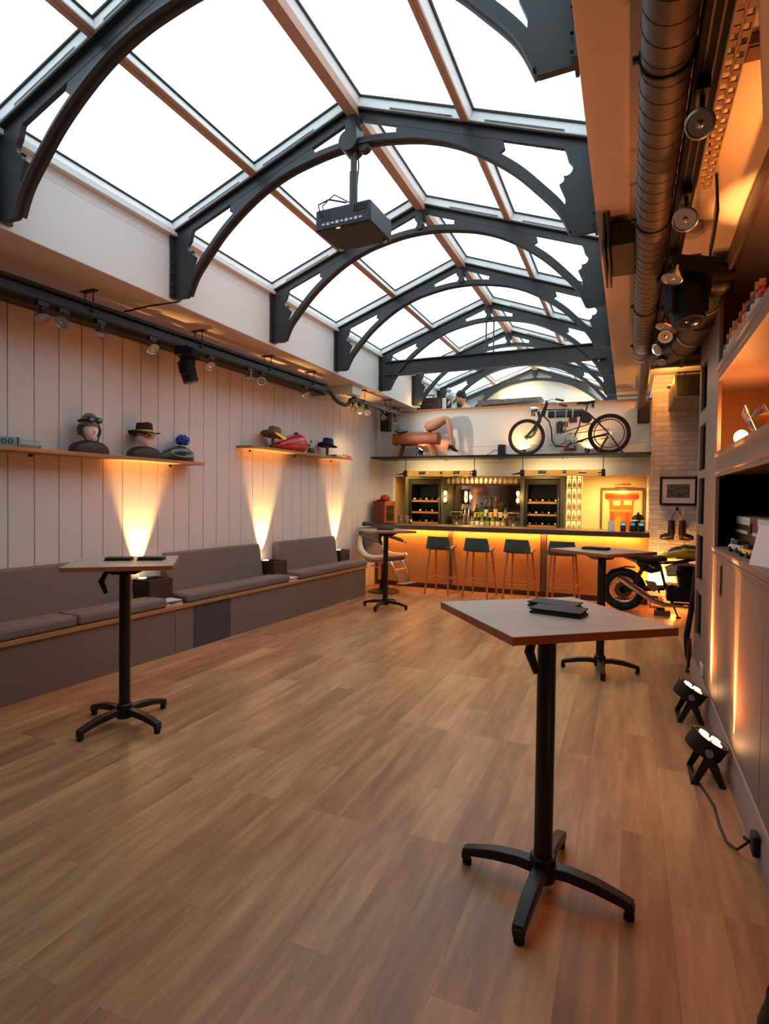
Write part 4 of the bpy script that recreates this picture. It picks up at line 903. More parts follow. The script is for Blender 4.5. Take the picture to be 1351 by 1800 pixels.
# ---------------------------------------------------------------- shelf over the bar, lamps below it
r = thing('bar_shelf', 'long dark steel edged shelf over the bar carrying the vintage motorcycle', 'shelf', (0, 0, 2.27))
b = MB(); b.bb(-4.17, .283, 9.12, 9.645, -.03, 0); b.build('board', 'steel', r, bevel=.002)
b = MB(); b.bb(-4.17, .283, 9.10, 9.12, -.034, .004); b.build('front_edge', 'black', r)
for x in (-3.9, -2.95, -2.0, -1.0, -.1):
    b = MB(); b.prism([(9.645, -.03), (9.2, -.03), (9.645, -.045)], x - .006, x + .006, 'yz'); b.build('bracket', 'steel', r)
def tube_lamp(x0, x1, label):
    r = thing('tube_pendant', label, 'pendant lamp', ((x0 + x1) / 2, 9.30, 1.985), group='glass tube lamps under the bar shelf'); L = (x1 - x0) / 2
    b = MB(); b.cyl((-L, 0, 0), (L, 0, 0), .046, n=20); b.build('glass_tube', mat('tube_glass', (250, 240, 220), .06, trans=.9), r)
    b = MB(); b.cyl((-L, 0, 0), (L, 0, 0), .008, n=8); b.build('inner_rod', 'black', r)
    for a, c in ((-.96, -.62), (-.40, .02), (.12, .42), (.62, .9)):
        b = MB(); b.cyl((a * L, 0, -.004), (c * L, 0, -.004), .033, n=16); b.build('amber_filter', mat('amber_filter', (226, 150, 40), .3, emit=(1, .48, .06), estr=.55), r)
    for s in (-1, 1):
        b = MB(); b.cyl((s * L, 0, 0), (s * (L + .05), 0, 0), .056, n=20); e = b.build('end_cap', 'black', r)
        b = MB(); b.tube([(s * (L + .02), 0, .05), (s * (L + .02), 0, .252)], .006, 6); b.build('hanger', 'black', e)
        if s < 0: b = MB(); b.tube([(-L - .05, 0, 0), (-L - .12, 0, -.01), (-L - .19, 0, -.02)], [.02, .012, .006], 8); b.build('cable_plug', 'black', e)
    light('AREA', 'tube_lamp_light', ((x0 + x1) / 2, 9.30, 1.93), 9, (1, .68, .28), ((x0 + x1) / 2, 9.36, 1.2), size=x1 - x0, size_y=.05)
    light('AREA', 'tube_lamp_uplight', ((x0 + x1) / 2, 9.33, 2.04), 2.6, (1, .70, .32), ((x0 + x1) / 2, 9.66, 2.12), size=x1 - x0, size_y=.03)
tube_lamp(-3.57, -2.39, 'glass tube pendant with amber filters over the left half of the bar')
tube_lamp(-1.56, -.39, 'glass tube pendant with amber filters over the right half of the bar')
# ---------------------------------------------------------------- on the shelf over the bar
ZB = 2.274
r = thing('pommel_horse', 'old tan leather gymnastics horse on splayed wooden legs on the bar shelf', 'gym horse', (-3.43, 9.38, ZB))
LEA = mat('tan_leather', (150, 80, 52), .45, noise=.12, nscale=9)
b = MB(); rings = []
for k in range(13):
    x = -.41 + .82 * k / 12; f = 1 - .10 * abs(k - 6) / 6 ** 1.0 * (abs(k - 6) > 4)
    g = .006 if k % 2 else 0
    rings.append([Vector((x, (.135 - g) * f * math.copysign(abs(math.cos(a)) ** .6, math.cos(a)), .315 + (.115 - g) * f * math.copysign(abs(math.sin(a)) ** .6, math.sin(a)))) for a in [2 * PI * j / 28 for j in range(28)]])
b.loft(rings); b.build('padded_body', LEA, r, bevel=.006)
b = MB()
for k in range(1, 12): b.box((-.41 + .82 * k / 12, 0, .432), (.006, .20, .006))
b.build('stitching', 'taupedark', r)
for sx in (-1, 1):
    for sy in (-1, 1):
        b = MB(); b.bar((sx * .27, sy * .08, .21), (sx * .36, sy * .12, .0), .055, .06); b.build('leg', mat('horse_leg_wood', (178, 122, 78), .5, noise=.1, nscale=12), r, bevel=.006)
r = hat('fedora', 'pale blue trilby with a dark brim on the leather horse', (-3.715, 9.36, ZB + .448), .3, (104, 140, 160), (160, 60, 60), R=.135, cr=.085, ch=.11)
r = thing('mannequin_legs', 'seated pair of mannequin legs in black shoes at the end of the leather horse', 'mannequin', (0, 0, 0))
MSK = mat('mannequin_skin', (186, 142, 120), .45); SH = mat('black_shoe', (16, 16, 18), .25)
def leg(dy, dx, dz, nm):
    b = MB(); P = [(-3.24, 2.80), (-3.17, 2.80), (-3.05, 2.845), (-2.93, 2.91), (-2.87, 2.925), (-2.835, 2.88), (-2.815, 2.78), (-2.805, 2.70), (-2.79, 2.60), (-2.775, 2.50), (-2.755, 2.455)]
    b.tube([(x + dx * (k / 10), dy, z + dz * (k / 10)) for k, (x, z) in enumerate(P)], [.088, .09, .082, .062, .055, .05, .052, .05, .04, .028, .026], 16); g = b.build(nm, MSK, r, sub=1)
    b = MB(); X, Z = -2.765 + dx, 2.455 + dz
    b.tube([(X - .03, dy, Z + .012), (X + .0, dy, Z - .015), (X + .05, dy, Z - .07), (X + .10, dy, Z - .095)], [.027, .032, .030, .014], 12); b.cyl((X - .035, dy, Z), (X - .055, dy, Z - .075), .011, .007, n=8); b.build('shoe', SH, g)
leg(9.32, 0, 0, 'leg'); leg(9.44, -.055, .012, 'leg')
b = MB(); b.ell((-3.19, 9.38, 2.80), (.075, .14, .09), 20, 14); b.build('hips', mat('dark_briefs', (40, 34, 38), .6), r)
def par_can(label, loc, rz, tilt, s=1.0, power=40, color=(1, .42, .09), spot=40, group='black floor light cans', aim=None, blend=.8, cable=True):
    """flat LED wash light on a double yoke; local: tilts about y, lens looks up when tilt = 0"""
    r = thing('par_light', label, 'stage light', loc, rz, group); r.scale = (s, s, s)
    hz = .19; T = Matrix.Translation((0, 0, hz)) @ Matrix.Rotation(tilt, 4, 'Y')
    b = MB(); b.lathe([(.05, -.06), (.095, -.05), (.102, -.035), (.102, .035), (.107, .038), (.107, .05), (.098, .05), (.094, .036)], n=32, T=T); b.build('can', 'blackp', r)
    L = MB(); L.lathe([(.092, .036), (.092, .038)], n=28, T=T); face = L.build('lens_plate', 'black', r)
    for k in range(4):
        a = k * PI / 2 + PI / 4
        e = MB(); e.lathe([(.026, .038), (.026, .045), (.01, .049)], c=(0, 0, 0), n=14, T=T @ Matrix.Translation((.046 * math.cos(a), .046 * math.sin(a), 0))); e.build('led', mat('par_led', (255, 190, 120), .3, emit=(1, .50, .20), estr=16), face)
    b = MB()
    for sy in (-1, 1):
        b.prism([(-.012, hz), (.012, hz), (.085, .01), (.055, .0), (-.02, hz - .04)], sy * .112 - .004, sy * .112 + .004, 'xz')
    b.box((.07, 0, .006), (.03, .224, .01)); b.build('front_bracket', 'black', r)
    b = MB()
    for sy in (-1, 1): b.prism([(-.012, hz), (.012, hz), (.02, hz - .04), (-.055, .0), (-.085, .01)], sy * .122 - .004, sy * .122 + .004, 'xz')
    b.box((-.07, 0, .006), (.03, .244, .01)); b.build('rear_bracket', 'black', r)
    for sy in (-1, 1):
        b = MB(); b.cyl((0, sy * .12, hz), (0, sy * .145, hz), .02, n=12); b.build('knob', 'alu', r)
    R = Matrix.Translation(loc) @ Matrix.Rotation(rz, 4, 'Z') @ Matrix.Scale(s, 4) @ T
    p = R @ Vector((0, 0, .062)); q_ = R @ Vector((0, 0, 2.0))
    light('SPOT', 'par_beam', p, power, color, aim or q_, size=.05 * s, spot=spot, blend=blend)
    return r
par_can('small black floor light under the leather horse, glowing red orange', (-3.36, 9.36, ZB), 0, .62, .62, 22, (1, .30, .06), 110, aim=(-3.12, 9.38, 2.52))
par_can('small black light hidden behind the front wheel of the vintage motorcycle', (-1.62, 9.53, ZB), PI, .25, .42, 16, (1, .45, .12), 140, aim=(-1.66, 9.66, 2.75))
par_can('small black light behind the rear wheel of the vintage motorcycle', (-.62, 9.53, ZB), 0, .25, .42, 13, (1, .45, .13), 140, aim=(-.55, 9.66, 2.75))
r = thing('speaker', 'small black box speaker standing on the bar shelf between the horse and the motorcycle', 'speaker', (-1.93, 9.36, ZB))
b = MB(); b.box((0, 0, .095), (.12, .11, .17)); b.build('cabinet', 'blackp', r, bevel=.01); b = MB(); b.box((.05, -.01, .012), (.10, .12, .024)); b.build('stand', 'black', r)
b = MB(); b.lathe([(.042, 0), (.042, .004), (.012, .008)], c=(0, -.056, .085), n=20, T=Matrix.Rotation(PI / 2, 4, 'X')); b.build('driver', 'rubber', r)
b = MB(); b.tube([(-.055, 0, .09), (-.12, -.02, .09), (-.19, -.04, .04), (-.24, -.06, .008)], .005, 6); b.build('cable', 'black', r)
# vintage motorcycle
r = thing('vintage_motorcycle', 'early black board track motorcycle standing on the bar shelf', 'motorcycle', (0, 9.36, 0))
TYR = mat('old_tyre', (58, 42, 32), .8); BLK = mat('black_enamel', (22, 20, 22), .3, coat=.5); RST = mat('dark_red_paint', (96, 34, 26), .4)
def wheel(c, R, tr, tyre, rim, spokes, nm, par, hubr=.03, w=.0, rimr=None):
    b = MB(); b.torus((c[0], w, c[1]), R - tr, tr, 'y', 48, 10); t = b.build(nm, tyre, par)
    b = MB(); b.torus((c[0], w, c[1]), R - 2.1 * tr, tr * .55, 'y', 48, 8); b.build('rim', rim, t)
    b = MB(); b.cyl((c[0], w - .05, c[1]), (c[0], w + .05, c[1]), hubr, n=16); b.build('hub', 'alu', t)
    b = MB()
    for k in range(spokes):
        a = 2 * PI * k / spokes; s = .03 * (1 if k % 2 else -1)
        b.tube([(c[0] + hubr * math.cos(a + .4), w + s, c[1] + hubr * math.sin(a + .4)), (c[0] + (R - 2.2 * tr) * math.cos(a), w, c[1] + (R - 2.2 * tr) * math.sin(a))], .0022, 4)
    b.build('spokes', 'alu', t); return t
F, Rr = (-1.54, ZB + .292), (-.30, ZB + .307)
wheel(F, .292, .022, TYR, RST, 28, 'front_wheel', r); t = wheel(Rr, .307, .024, mat('black_tyre', (24, 22, 22), .8), RST, 28, 'rear_wheel', r, .045)
b = MB(); b.torus((Rr[0], -.05, Rr[1]), .215, .009, 'y', 40, 6); b.build('belt_pulley', RST, t)
b = MB()
for s in (-1, 1):
    b.tube([(-1.245, s * .05, 3.07), (-1.33, s * .055, 2.86), (-1.44, s * .06, 2.68), (F[0], s * .06, F[1])], .012, 8)
    b.tube([(-1.32, s * .055, 2.86), (-1.37, s * .06, 2.72), (-1.43, s * .062, 2.60), (-1.49, s * .062, 2.555), (F[0], s * .06, F[1])], .010, 8)
b.build('fork', BLK, r)
b = MB(); b.cyl((-1.235, 0, 3.10), (-1.29, 0, 2.88), .028, n=14); b.cyl((-1.24, 0, 3.06), (-1.235, 0, 3.135), .022, n=12); b.cyl((-1.36, 0, 2.97), (-1.33, 0, 2.80), .022, n=12); b.build('steering_head', BLK, r)
b = MB()
for s in (-1, 1): b.tube([(-1.235, 0, 3.10), (-1.19, s * .10, 3.125), (-1.12, s * .2, 3.125), (-1.03, s * .25, 3.10)], .010, 8)
b.build('handlebar', 'chrome', r)
for s in (-1, 1):
    b = MB(); b.tube([(-1.07, s * .235, 3.112), (-.95, s * .26, 3.075)], .016, 10); b.build('grip', mat('brown_grip', (70, 44, 34), .6), r)
b = MB(); b.cyl((-1.47, 0, 3.0), (-1.40, 0, 3.005), .052, .04, n=20); b.cyl((-1.40, 0, 3.005), (-1.36, 0, 3.005), .04, .02, n=16); b.tube([(-1.40, 0, 2.97), (-1.34, 0, 2.93)], .012, 8); b.build('headlamp', 'chrome', r)
b = MB(); b.cyl((-1.44, 0, 2.945), (-1.44, 0, 2.90), .035, n=14); b.build('lamp_generator', mat('brass', (170, 120, 60), .3, 1), r)
b = MB(); b.bb(-1.205, -.71, -.06, .06, 2.855, 2.965); b.build('tank', BLK, r, bevel=.02, seg=3)
for x in (-1.09, -.925, -.83):
    b = MB(); b.bb(x - .012, x + .012, -.064, .064, 2.84 if x > -.9 else 2.852, 2.97); b.build('tank_band', 'alu', r, bevel=.004)
b = MB(); b.bb(-1.06, -.94, -.067, -.06, 2.875, 2.945); b.build('tank_panel', mat('slate_panel', (64, 66, 76), .35), r)
b = MB(); b.bb(-.89, -.77, -.045, .045, 2.77, 2.85); b.build('oil_box', mat('oil_box_brown', (70, 36, 28), .4), r, bevel=.008)
b = MB(); b.prism([(-.72, 2.94), (-.66, 2.95), (-.545, 2.82), (-.60, 2.75), (-.70, 2.76)], -.05, .05, 'xz'); b.build('tool_bag', mat('bag_black', (30, 28, 32), .6), r, bevel=.01)
b = MB(); b.loft([[Vector((x, wy * math.cos(a), z + .022 * math.sin(a))) for a in [2 * PI * j / 16 for j in range(16)]] for x, wy, z in ((-.77, .025, 3.07), (-.72, .04, 3.075), (-.64, .07, 3.065), (-.56, .10, 3.075), (-.525, .10, 3.08), (-.515, .07, 3.08))]); b.build('saddle', mat('saddle_leather', (34, 26, 28), .5), r)
b = MB(); b.cyl((-.62, 0, 3.06), (-.64, 0, 2.94), .012, n=10)
for s in (-1, 1):
    for k in range(4): b.torus((-.54, s * .05, 3.0 + .014 * k), .018, .004, 'z', 14, 5)
b.build('saddle_post', BLK, r)
b = MB(); b.tube([(-1.255, 0, 2.99), (-.98, 0, 2.985), (-.70, 0, 2.97), (-.60, 0, 2.90)], .012, 8); b.tube([(-1.28, 0, 2.90), (-1.19, 0, 2.80), (-1.155, 0, 2.68), (-1.14, 0, 2.50), (-1.09, 0, 2.41), (-.93, 0, 2.40), (-.84, 0, 2.46), (-.74, 0, 2.70), (-.69, 0, 2.96)], .012, 8)
for s in (-1, 1): b.tube([(-.62, s * .03, 2.92), (-.50, s * .06, 2.80), (Rr[0], s * .07, Rr[1])], .011, 8); b.tube([(-.86, s * .03, 2.44), (-.6, s * .06, 2.52), (Rr[0], s * .07, Rr[1])], .011, 8); b.tube([(Rr[0], s * .075, Rr[1]), (-.455, s * .09, ZB + .01)], .010, 8); b.tube([(Rr[0], s * .075, Rr[1]), (-.10, s * .09, ZB + .01)], .010, 8)
b.build('frame', BLK, r)
b = MB(); b.cyl((-1.02, -.06, 2.52), (-1.02, .06, 2.52), .085, n=24); b.cyl((-1.02, -.075, 2.52), (-1.02, -.06, 2.52), .05, n=20); b.cyl((-.88, -.05, 2.55), (-.88, .05, 2.55), .055, n=18); e = b.build('crankcase', 'alu', r)
b = MB()
for k in range(9): b.cyl((-1.035 + .002 * k, 0, 2.61 + .02 * k), (-1.035 + .002 * k, 0, 2.62 + .02 * k), .048 + .003 * k, n=18)
b.cyl((-1.03, 0, 2.60), (-1.02, 0, 2.80), .032, n=16); b.build('cylinder', BLK, r)
b = MB(); b.cyl((-.93, -.02, 2.70), (-.93, -.02, 2.79), .025, n=12); b.tube([(-.93, -.02, 2.68), (-.97, -.01, 2.64), (-1.0, 0, 2.66)], .012, 8); b.build('carburettor', mat('brass', (170, 120, 60), .3, 1), r)
b = MB(); b.cyl((-.80, -.07, 2.50), (-.80, -.055, 2.50), .05, n=20); b.tube([(-.80, -.08, 2.50), (-.83, -.085, 2.38)], .01, 8); b.box((-.83, -.10, 2.375), (.07, .05, .016)); b.build('pedal_crank', 'alu', r)
b = MB(); b.bb(-.95, -.77, -.07, .07, ZB + .06, ZB + .13); b.build('gearbox', RST, r, bevel=.008)
b = MB()
for z0, z1 in ((2.58, .06), (2.44, -.06)): b.tube([(-.88, -.055, z0 + (.01 if z1 > 0 else 0)), (Rr[0], -.05, Rr[1] + z1 * 1.1)], .006, 6)
b.tube([(-1.02, -.06, 2.60), (-.6, -.055, 2.73), (Rr[0], -.05, Rr[1] + .215)], .008, 6); b.build('drive_belt', TYR, r)
def box_speaker(x, y, z, label):
    r = thing('wall_speaker', label, 'speaker', (x, y, z), group='black wall speakers'); b = MB(); b.box((0, 0, 0), (.17, .14, .32)); b.build('cabinet', 'blackp', r, bevel=.012)
    b = MB(); b.box((0, -.0715, 0), (.145, .004, .29)); b.build('grille', mat('speaker_grille', (26, 26, 28), .8), r); b = MB(); b.box((0, .075, .06), (.05, .14, .05)); b.cyl((0, 0, .16), (0, 0, .24), .012, n=8); b.build('wall_bracket', 'black', r)
box_speaker(-4.02, 9.40, 2.905, 'black wall speaker in the left corner over the bar shelf'); box_speaker(.175, 9.46, 2.895, 'black wall speaker at the right end over the bar shelf')
r = thing('security_camera', 'small white security camera under the left ceiling above the wall speaker', 'camera', (-3.88, 9.3, 3.13)); b = MB(); b.cyl((0, 0, .02), (0, 0, .07), .03, n=14); b.tube([(-.05, .03, 0), (.03, -.03, 0)], .036, 16); b.build('housing', 'white', r, bevel=.004); b = MB(); b.tube([(.031, -.031, 0), (.04, -.038, 0)], .03, 16); b.build('lens', 'dark', r)
# ---------------------------------------------------------------- balcony behind the parapet
MZ = 2.40
r = thing('sideboard', 'dark brown sideboard on the balcony left of the person', 'sideboard', (-3.44, 10.25, MZ))
b = MB(); b.bb(-.19, .19, -.2, .2, 0, 1.02); b.build('body', mat('dark_walnut', (58, 34, 26), .5), r, bevel=.004); b = MB(); b.bb(-.175, -.12, -.215, -.2, 0, .98); b.build('side_panel', 'dark', r); b = MB(); b.cyl((.02, -.205, .9), (.02, -.22, .9), .015, n=10); b.build('knob', 'alu', r)
r = thing('ladder_post', 'upright wooden chair back on the dark sideboard', 'chair', (-3.52, 10.25, MZ + 1.02)); b = MB(); b.bar((-.07, 0, 0), (-.05, 0, .20), .03, .03); b.bar((.1, 0, 0), (.1, 0, .06), .025, .025); b.build('post', mat('horse_leg_wood', (178, 122, 78), .5), r); b = MB(); b.bar((-.06, 0, .09), (.13, 0, .075), .02, .02); b.build('rail', 'steel', r)
r = thing('notice_board', 'white framed notice beside the dark sideboard on the balcony', 'sign', (-3.19, 10.2, MZ)); b = MB(); b.bb(-.035, .035, -.01, .01, .72, 1.03); b.build('sheet', mat('card_white', (236, 234, 236), .5), r); b = MB(); b.bb(-.05, .05, -.006, .006, 0, .72); b.build('post', 'steel', r)
r = thing('table_lamp', 'silver globe lamp on the balcony between the notice and the person', 'lamp', (-3.06, 10.25, MZ)); b = MB(); b.lathe([(.12, 0), (.12, .02), (.015, .03), (.015, .95), (.03, .97)]); b.build('stand', 'chrome', r); b = MB(); b.ell((0, 0, 1.06), (.075, .075, .10), 20, 14); b.build('globe', mat('silver_globe', (196, 204, 204), .2, .6), r); b = MB(); b.ell((-.05, -.02, 1.17), (.05, .05, .045), 16, 10); b.build('top_globe', mat('silver_globe', (196, 204, 204), .2, .6), r)
r = thing('reception_counter', 'counter with a speckled granite front at the back of the balcony', 'counter', (-2.33, 12.1, MZ)); b = MB(); b.bb(-.62, .62, -.25, .25, 0, 1.10); b.build('body', 'white', r)
b = MB(); b.prism([(-.64, 1.12), (.60, 1.18), (.66, 1.24), (-.64, 1.24)], -.27, .27, 'xz'); b.build('granite_slab', mat('speckled_granite', (120, 104, 92), .35, noise=.75, nscale=34), r)
for i, (x, h, lb) in enumerate(((-2.52, .06, 'left one'), (-2.40, .09, 'middle one'), (-2.27, .10, 'right one'))):
    r = thing('globe_light', 'small glowing white globe light on the granite counter, %s of three' % lb, 'lamp', (x, 12.1, MZ + 1.24), group='glowing globes on the counter'); b = MB(); b.ell((0, 0, h), (h * .8, h * .8, h), 16, 12); b.build('globe', mat('globe_glow', (255, 240, 210), .4, emit=(1, .82, .5), estr=6), r); b = MB(); b.lathe([(.03, 0), (.03, .012)]); b.build('base', 'black', r)
light('SPOT', 'gable_wash', (-2.3, 12.35, 3.75), 16, (1, .72, .34), (-2.3, 12.74, 4.0), size=.05, spot=150, blend=.9)
light('SPOT', 'gable_wash', (-.75, 12.30, 3.55), 12, (1, .66, .26), (-.8, 12.74, 3.9), size=.05, spot=150, blend=.9)
r = thing('wall_uplight', 'small uplight at the foot of the left curb on the balcony edge', 'lamp', (-3.48, 9.62, 3.16)); b = MB(); b.lathe([(.03, -.02), (.035, .0), (.035, .02)], n=16); b.build('housing', 'black', r); b = MB(); b.lathe([(.03, .02), (.028, .024)], n=16); b.build('bulb', BULB, r)
light('POINT', 'curb_glow', (-3.45, 9.60, 3.24), 1.6, (1, .5, .18), size=.03)
def skin_body(name, nodes, edges, m, parent, lvl=2):
    me = bpy.data.meshes.new(name); me.from_pydata([n[0] for n in nodes], edges, []); me.update()
    o = bpy.data.objects.new(name, me); col.objects.link(o); o.parent = parent
    md = o.modifiers.new('skin', 'SKIN'); md.use_smooth_shade = True
    if not me.skin_vertices: me.skin_vertices.new()
    sv = me.skin_vertices[0].data
    for i, n in enumerate(nodes):
        rr = n[1]; sv[i].radius = rr if isinstance(rr, tuple) else (rr, rr); sv[i].use_root = (i == 0)
    s2 = o.modifiers.new('sub', 'SUBSURF'); s2.levels = lvl; s2.render_levels = lvl
    me.materials.append(m); return o
r = thing('person', 'dark haired person in a pale shirt sitting on the balcony, head bent left', 'person', (-2.78, 10.76, MZ), math.radians(-90))
# local frame: the person faces -y (turned to the room's left), z up from the balcony floor
HS_ = mat('human_skin', (206, 144, 116), .5)
body = [((0, 0, .52), (.13, .10)), ((0, -.02, .66), (.13, .10)), ((0, -.07, .80), (.14, .10)), ((0, -.12, .905), (.10, .08)), ((0, -.17, .965), .048), ((0, -.21, 1.03), .052)]
nodes = list(body); edges = [(i, i + 1) for i in range(5)]
for s in (-1, 1):
    k = len(nodes); nodes += [((s * .155, -.13, .885), .055), ((s * .21, -.20, .70), .043), ((s * .19, -.34, .56), .034), ((s * .15, -.44, .545), .024)]; edges += [(3, k), (k, k + 1), (k + 1, k + 2), (k + 2, k + 3)]
    h0 = len(nodes); nodes.append(((s * .145, -.50, .54), (.032, .016))); edges.append((k + 3, h0))
    for f, (fx, L) in enumerate(((-.026, .07), (-.009, .08), (.009, .078), (.024, .062))):
        j = len(nodes); nodes += [((s * .145 + fx, -.535, .538), .010), ((s * .145 + fx, -.535 - L * .55, .532), .009), ((s * .145 + fx, -.535 - L, .518), .008)]; edges += [(h0, j), (j, j + 1), (j + 1, j + 2)]
    j = len(nodes); nodes += [((s * .145 - s * .045, -.48, .54), .011), ((s * .145 - s * .06, -.52, .535), .009)]; edges += [(k + 3, j), (j, j + 1)]
    k = len(nodes); nodes += [((s * .09, -.06, .49), .085), ((s * .11, -.44, .50), .062), ((s * .11, -.46, .28), .052), ((s * .11, -.44, .085), .038), ((s * .115, -.54, .04), (.04, .03)), ((s * .12, -.62, .03), (.036, .022))]; edges += [(0, k)] + [(k + q2, k + q2 + 1) for q2 in range(5)]
skin_body('body', nodes, edges, HS_, r)
b = head_mesh((0, 0, 0), .074, .092, .118); T = Matrix.Translation((0, -.245, 1.10)) @ Matrix.Rotation(.42, 4, 'X'); b.v = [tuple(T @ Vector(v)) for v in b.v]; b.build('head', HS_, r)
b = MB(); rn = random.Random(5)
b.ell((0, .026, .036), (.082, .094, .102), 24, 14)
for k in range(70):
    a, e = rn.random() * 2 * PI, rn.random() * 1.2 + .25; v = Vector((math.cos(a) * math.cos(e) * .08, .02 + math.sin(a) * math.cos(e) * .095, .04 + math.sin(e) * .105)); 
    if v.y > -.045 or v.z > .105: b.ell(v, (.024, .024, .02), 8, 6)
b.v = [tuple(T @ Vector(v)) for v in b.v]; b.build('hair', mat('dark_hair', (26, 20, 18), .6), r)
for s in (-1, 1):
    b = MB(); b.ell((s * .03, -.078, .012), (.011, .006, .006), 10, 6); b.v = [tuple(T @ Vector(v)) for v in b.v]; b.build('eye', mat('eye_dark', (30, 22, 20), .2), r)
nodes = [((0, 0, .50), (.145, .115)), ((0, -.02, .66), (.148, .118)), ((0, -.07, .80), (.158, .118)), ((0, -.12, .91), (.115, .09)), ((0, -.15, .945), .062)]; edges = [(i, i + 1) for i in range(4)]
for s in (-1, 1): k = len(nodes); nodes += [((s * .16, -.13, .885), .07), ((s * .212, -.20, .70), .058), ((s * .20, -.27, .63), .05)]; edges += [(3, k), (k, k + 1), (k + 1, k + 2)]
skin_body('shirt', nodes, edges, mat('pale_shirt', (214, 204, 176), .8), r)
nodes = [((0, 0, .50), (.15, .12))]; edges = []
for s in (-1, 1): k = len(nodes); nodes += [((s * .09, -.06, .49), .097), ((s * .11, -.44, .50), .074), ((s * .11, -.46, .28), .064), ((s * .11, -.44, .11), .054)]; edges += [(0, k), (k, k + 1), (k + 1, k + 2), (k + 2, k + 3)]
skin_body('trousers', nodes, edges, mat('dark_trousers', (40, 42, 52), .8), r)
r = thing('stool', 'plain wooden stool under the person on the balcony', 'stool', (-2.78, 10.76, MZ)); b = MB(); b.bb(-.18, .18, -.17, .17, .36, .40); b.build('seat', 'beech', r, bevel=.006)
for sx in (-1, 1):
    for sy in (-1, 1): b = MB(); b.bar((sx * .15, sy * .14, 0), (sx * .14, sy * .13, .36), .03, .03); b.build('leg', 'beech', r)
# ---------------------------------------------------------------- projector under the second truss
r = thing('projector', 'black ceiling projector hanging on a pole from the roof truss peak', 'projector', (XC, TY[5], 0))
b = MB(); b.cyl((0, 0, 3.66), (0, 0, 4.26), .024, n=16); b.cyl((0, 0, 3.66), (0, 0, 3.95), .031, n=16); b.build('pole', 'steel', r)
b = MB(); b.box((0, 0, 4.20), (.09, .13, .14)); b.cyl((-.02, -.07, 4.15), (-.02, .07, 4.15), .075, n=24); b.cyl((.085, -.03, 4.12), (.085, .03, 4.12), .05, n=18); b.build('clamp', 'black', r, bevel=.004)
b = MB(); b.box((-.02, .06, 3.582), (.45, .37, .155), (0, 0, -.03)); b.build('body', mat('projector_black', (34, 36, 44), .5), r, bevel=.012)
b = MB()
for k in range(9): b.box((-.18 + .038 * k, -.1285 - .0012 * k + .006, 3.545), (.024, .006, .014 + .008 * (k % 2)))
b.build('sockets', 'alu', r)
b = MB()
for k in range(7): b.box((.07 + .016 * k, -.132, 3.62), (.007, .006, .05))
b.build('vent_grille', 'black', r)
b = MB(); b.cyl((-.10, .248, 3.58), (-.10, .268, 3.58), .05, n=24); b.build('lens', mat('dark_lens', (40, 44, 56), .08, .2), r)
b = MB(); b.box((-.06, -.12, 3.503), (.028, .012, .004)); b.build('status_light', mat('status_orange', (255, 110, 50), .4, emit=(1, .22, .05), estr=2.5), r)
b = MB(); b.tube([(-.20, -.13, 3.60), (-.21, -.15, 3.68), (-.14, -.12, 3.72), (-.03, -.05, 3.71)], .006, 6); b.tube([(-.15, -.14, 3.56), (-.17, -.16, 3.66), (-.09, -.13, 3.74), (-.02, -.03, 3.72)], .005, 6); b.tube([(.0, .03, 3.70), (.03, .02, 4.0), (.03, -.02, 4.2)], .006, 6); b.build('cables', 'black', r)
for x in (-.2, .17):
    b = MB(); b.lathe([(.014, 3.49), (.016, 3.495), (.016, 3.506)], c=(x, .2, 0), n=12); b.build('foot', 'alu', r)
b = MB(); b.tube([lw(6.9, .95, 3.26), lw(6.86, .9, 3.22), lw(6.8, .75, 3.15), lw(6.75, .6, 3.10)], .006, 6)
b = MB(); P0 = (XL + .12, TY[5] - .02, 3.225); b.tube([P0, (P0[0] - .02, P0[1] - .04, 3.18), (P0[0] - .25, P0[1] - .12, 3.15), (P0[0] - .46, P0[1] - .2, 3.10)], .007, 6); o = b.build('cable', 'black'); tag(o, 'black cable looping from a truss foot down to the left cable tray', 'cable')

# ---------------------------------------------------------------- built in display cabinet on the right
CX = .56
NI = [(2.33, 2.735), (1.825, 2.21), (1.365, 1.755), (.885, 1.27), (.40, .785)]
r = thing('display_cabinet', 'tall taupe built in display cabinet with orange lit shelves along the right wall', 'cabinet', (0, 0, 0))
b = MB(); b.bb(CX, CX + .025, 4.64, 5.28, 0, ZS - .002); b.bb(CX, CX + .025, 5.70, 5.80, 0, ZS - .002)
zz = [0] + [v for n_ in reversed(NI) for v in n_] + [ZS - .002]
for k in range(0, len(zz), 2): b.bb(CX, CX + .025, 5.28, 5.70, zz[k], zz[k + 1])
b.bb(CX + .025, 1.0, 5.775, 5.80, 0, ZS - .002); b.build('end_pilaster', 'taupe', r, bevel=.002, seg=1)
for z0, z1 in NI:
    b = MB(); b.bb(CX + .025, .93, 5.265, 5.28, z0 - .015, z1 + .015); b.bb(CX + .025, .93, 5.70, 5.715, z0 - .015, z1 + .015); b.bb(.92, .935, 5.28, 5.70, z0, z1); b.bb(CX + .025, .93, 5.28, 5.70, z0 - .015, z0); b.bb(CX + .025, .93, 5.28, 5.70, z1, z1 + .015); b.build('niche', 'nichedark', r)
b = MB(); b.bb(CX, CX + .025, YB + .1, 4.64, 3.06, ZS - .002); b.build('header', 'taupe', r, bevel=.002, seg=1)
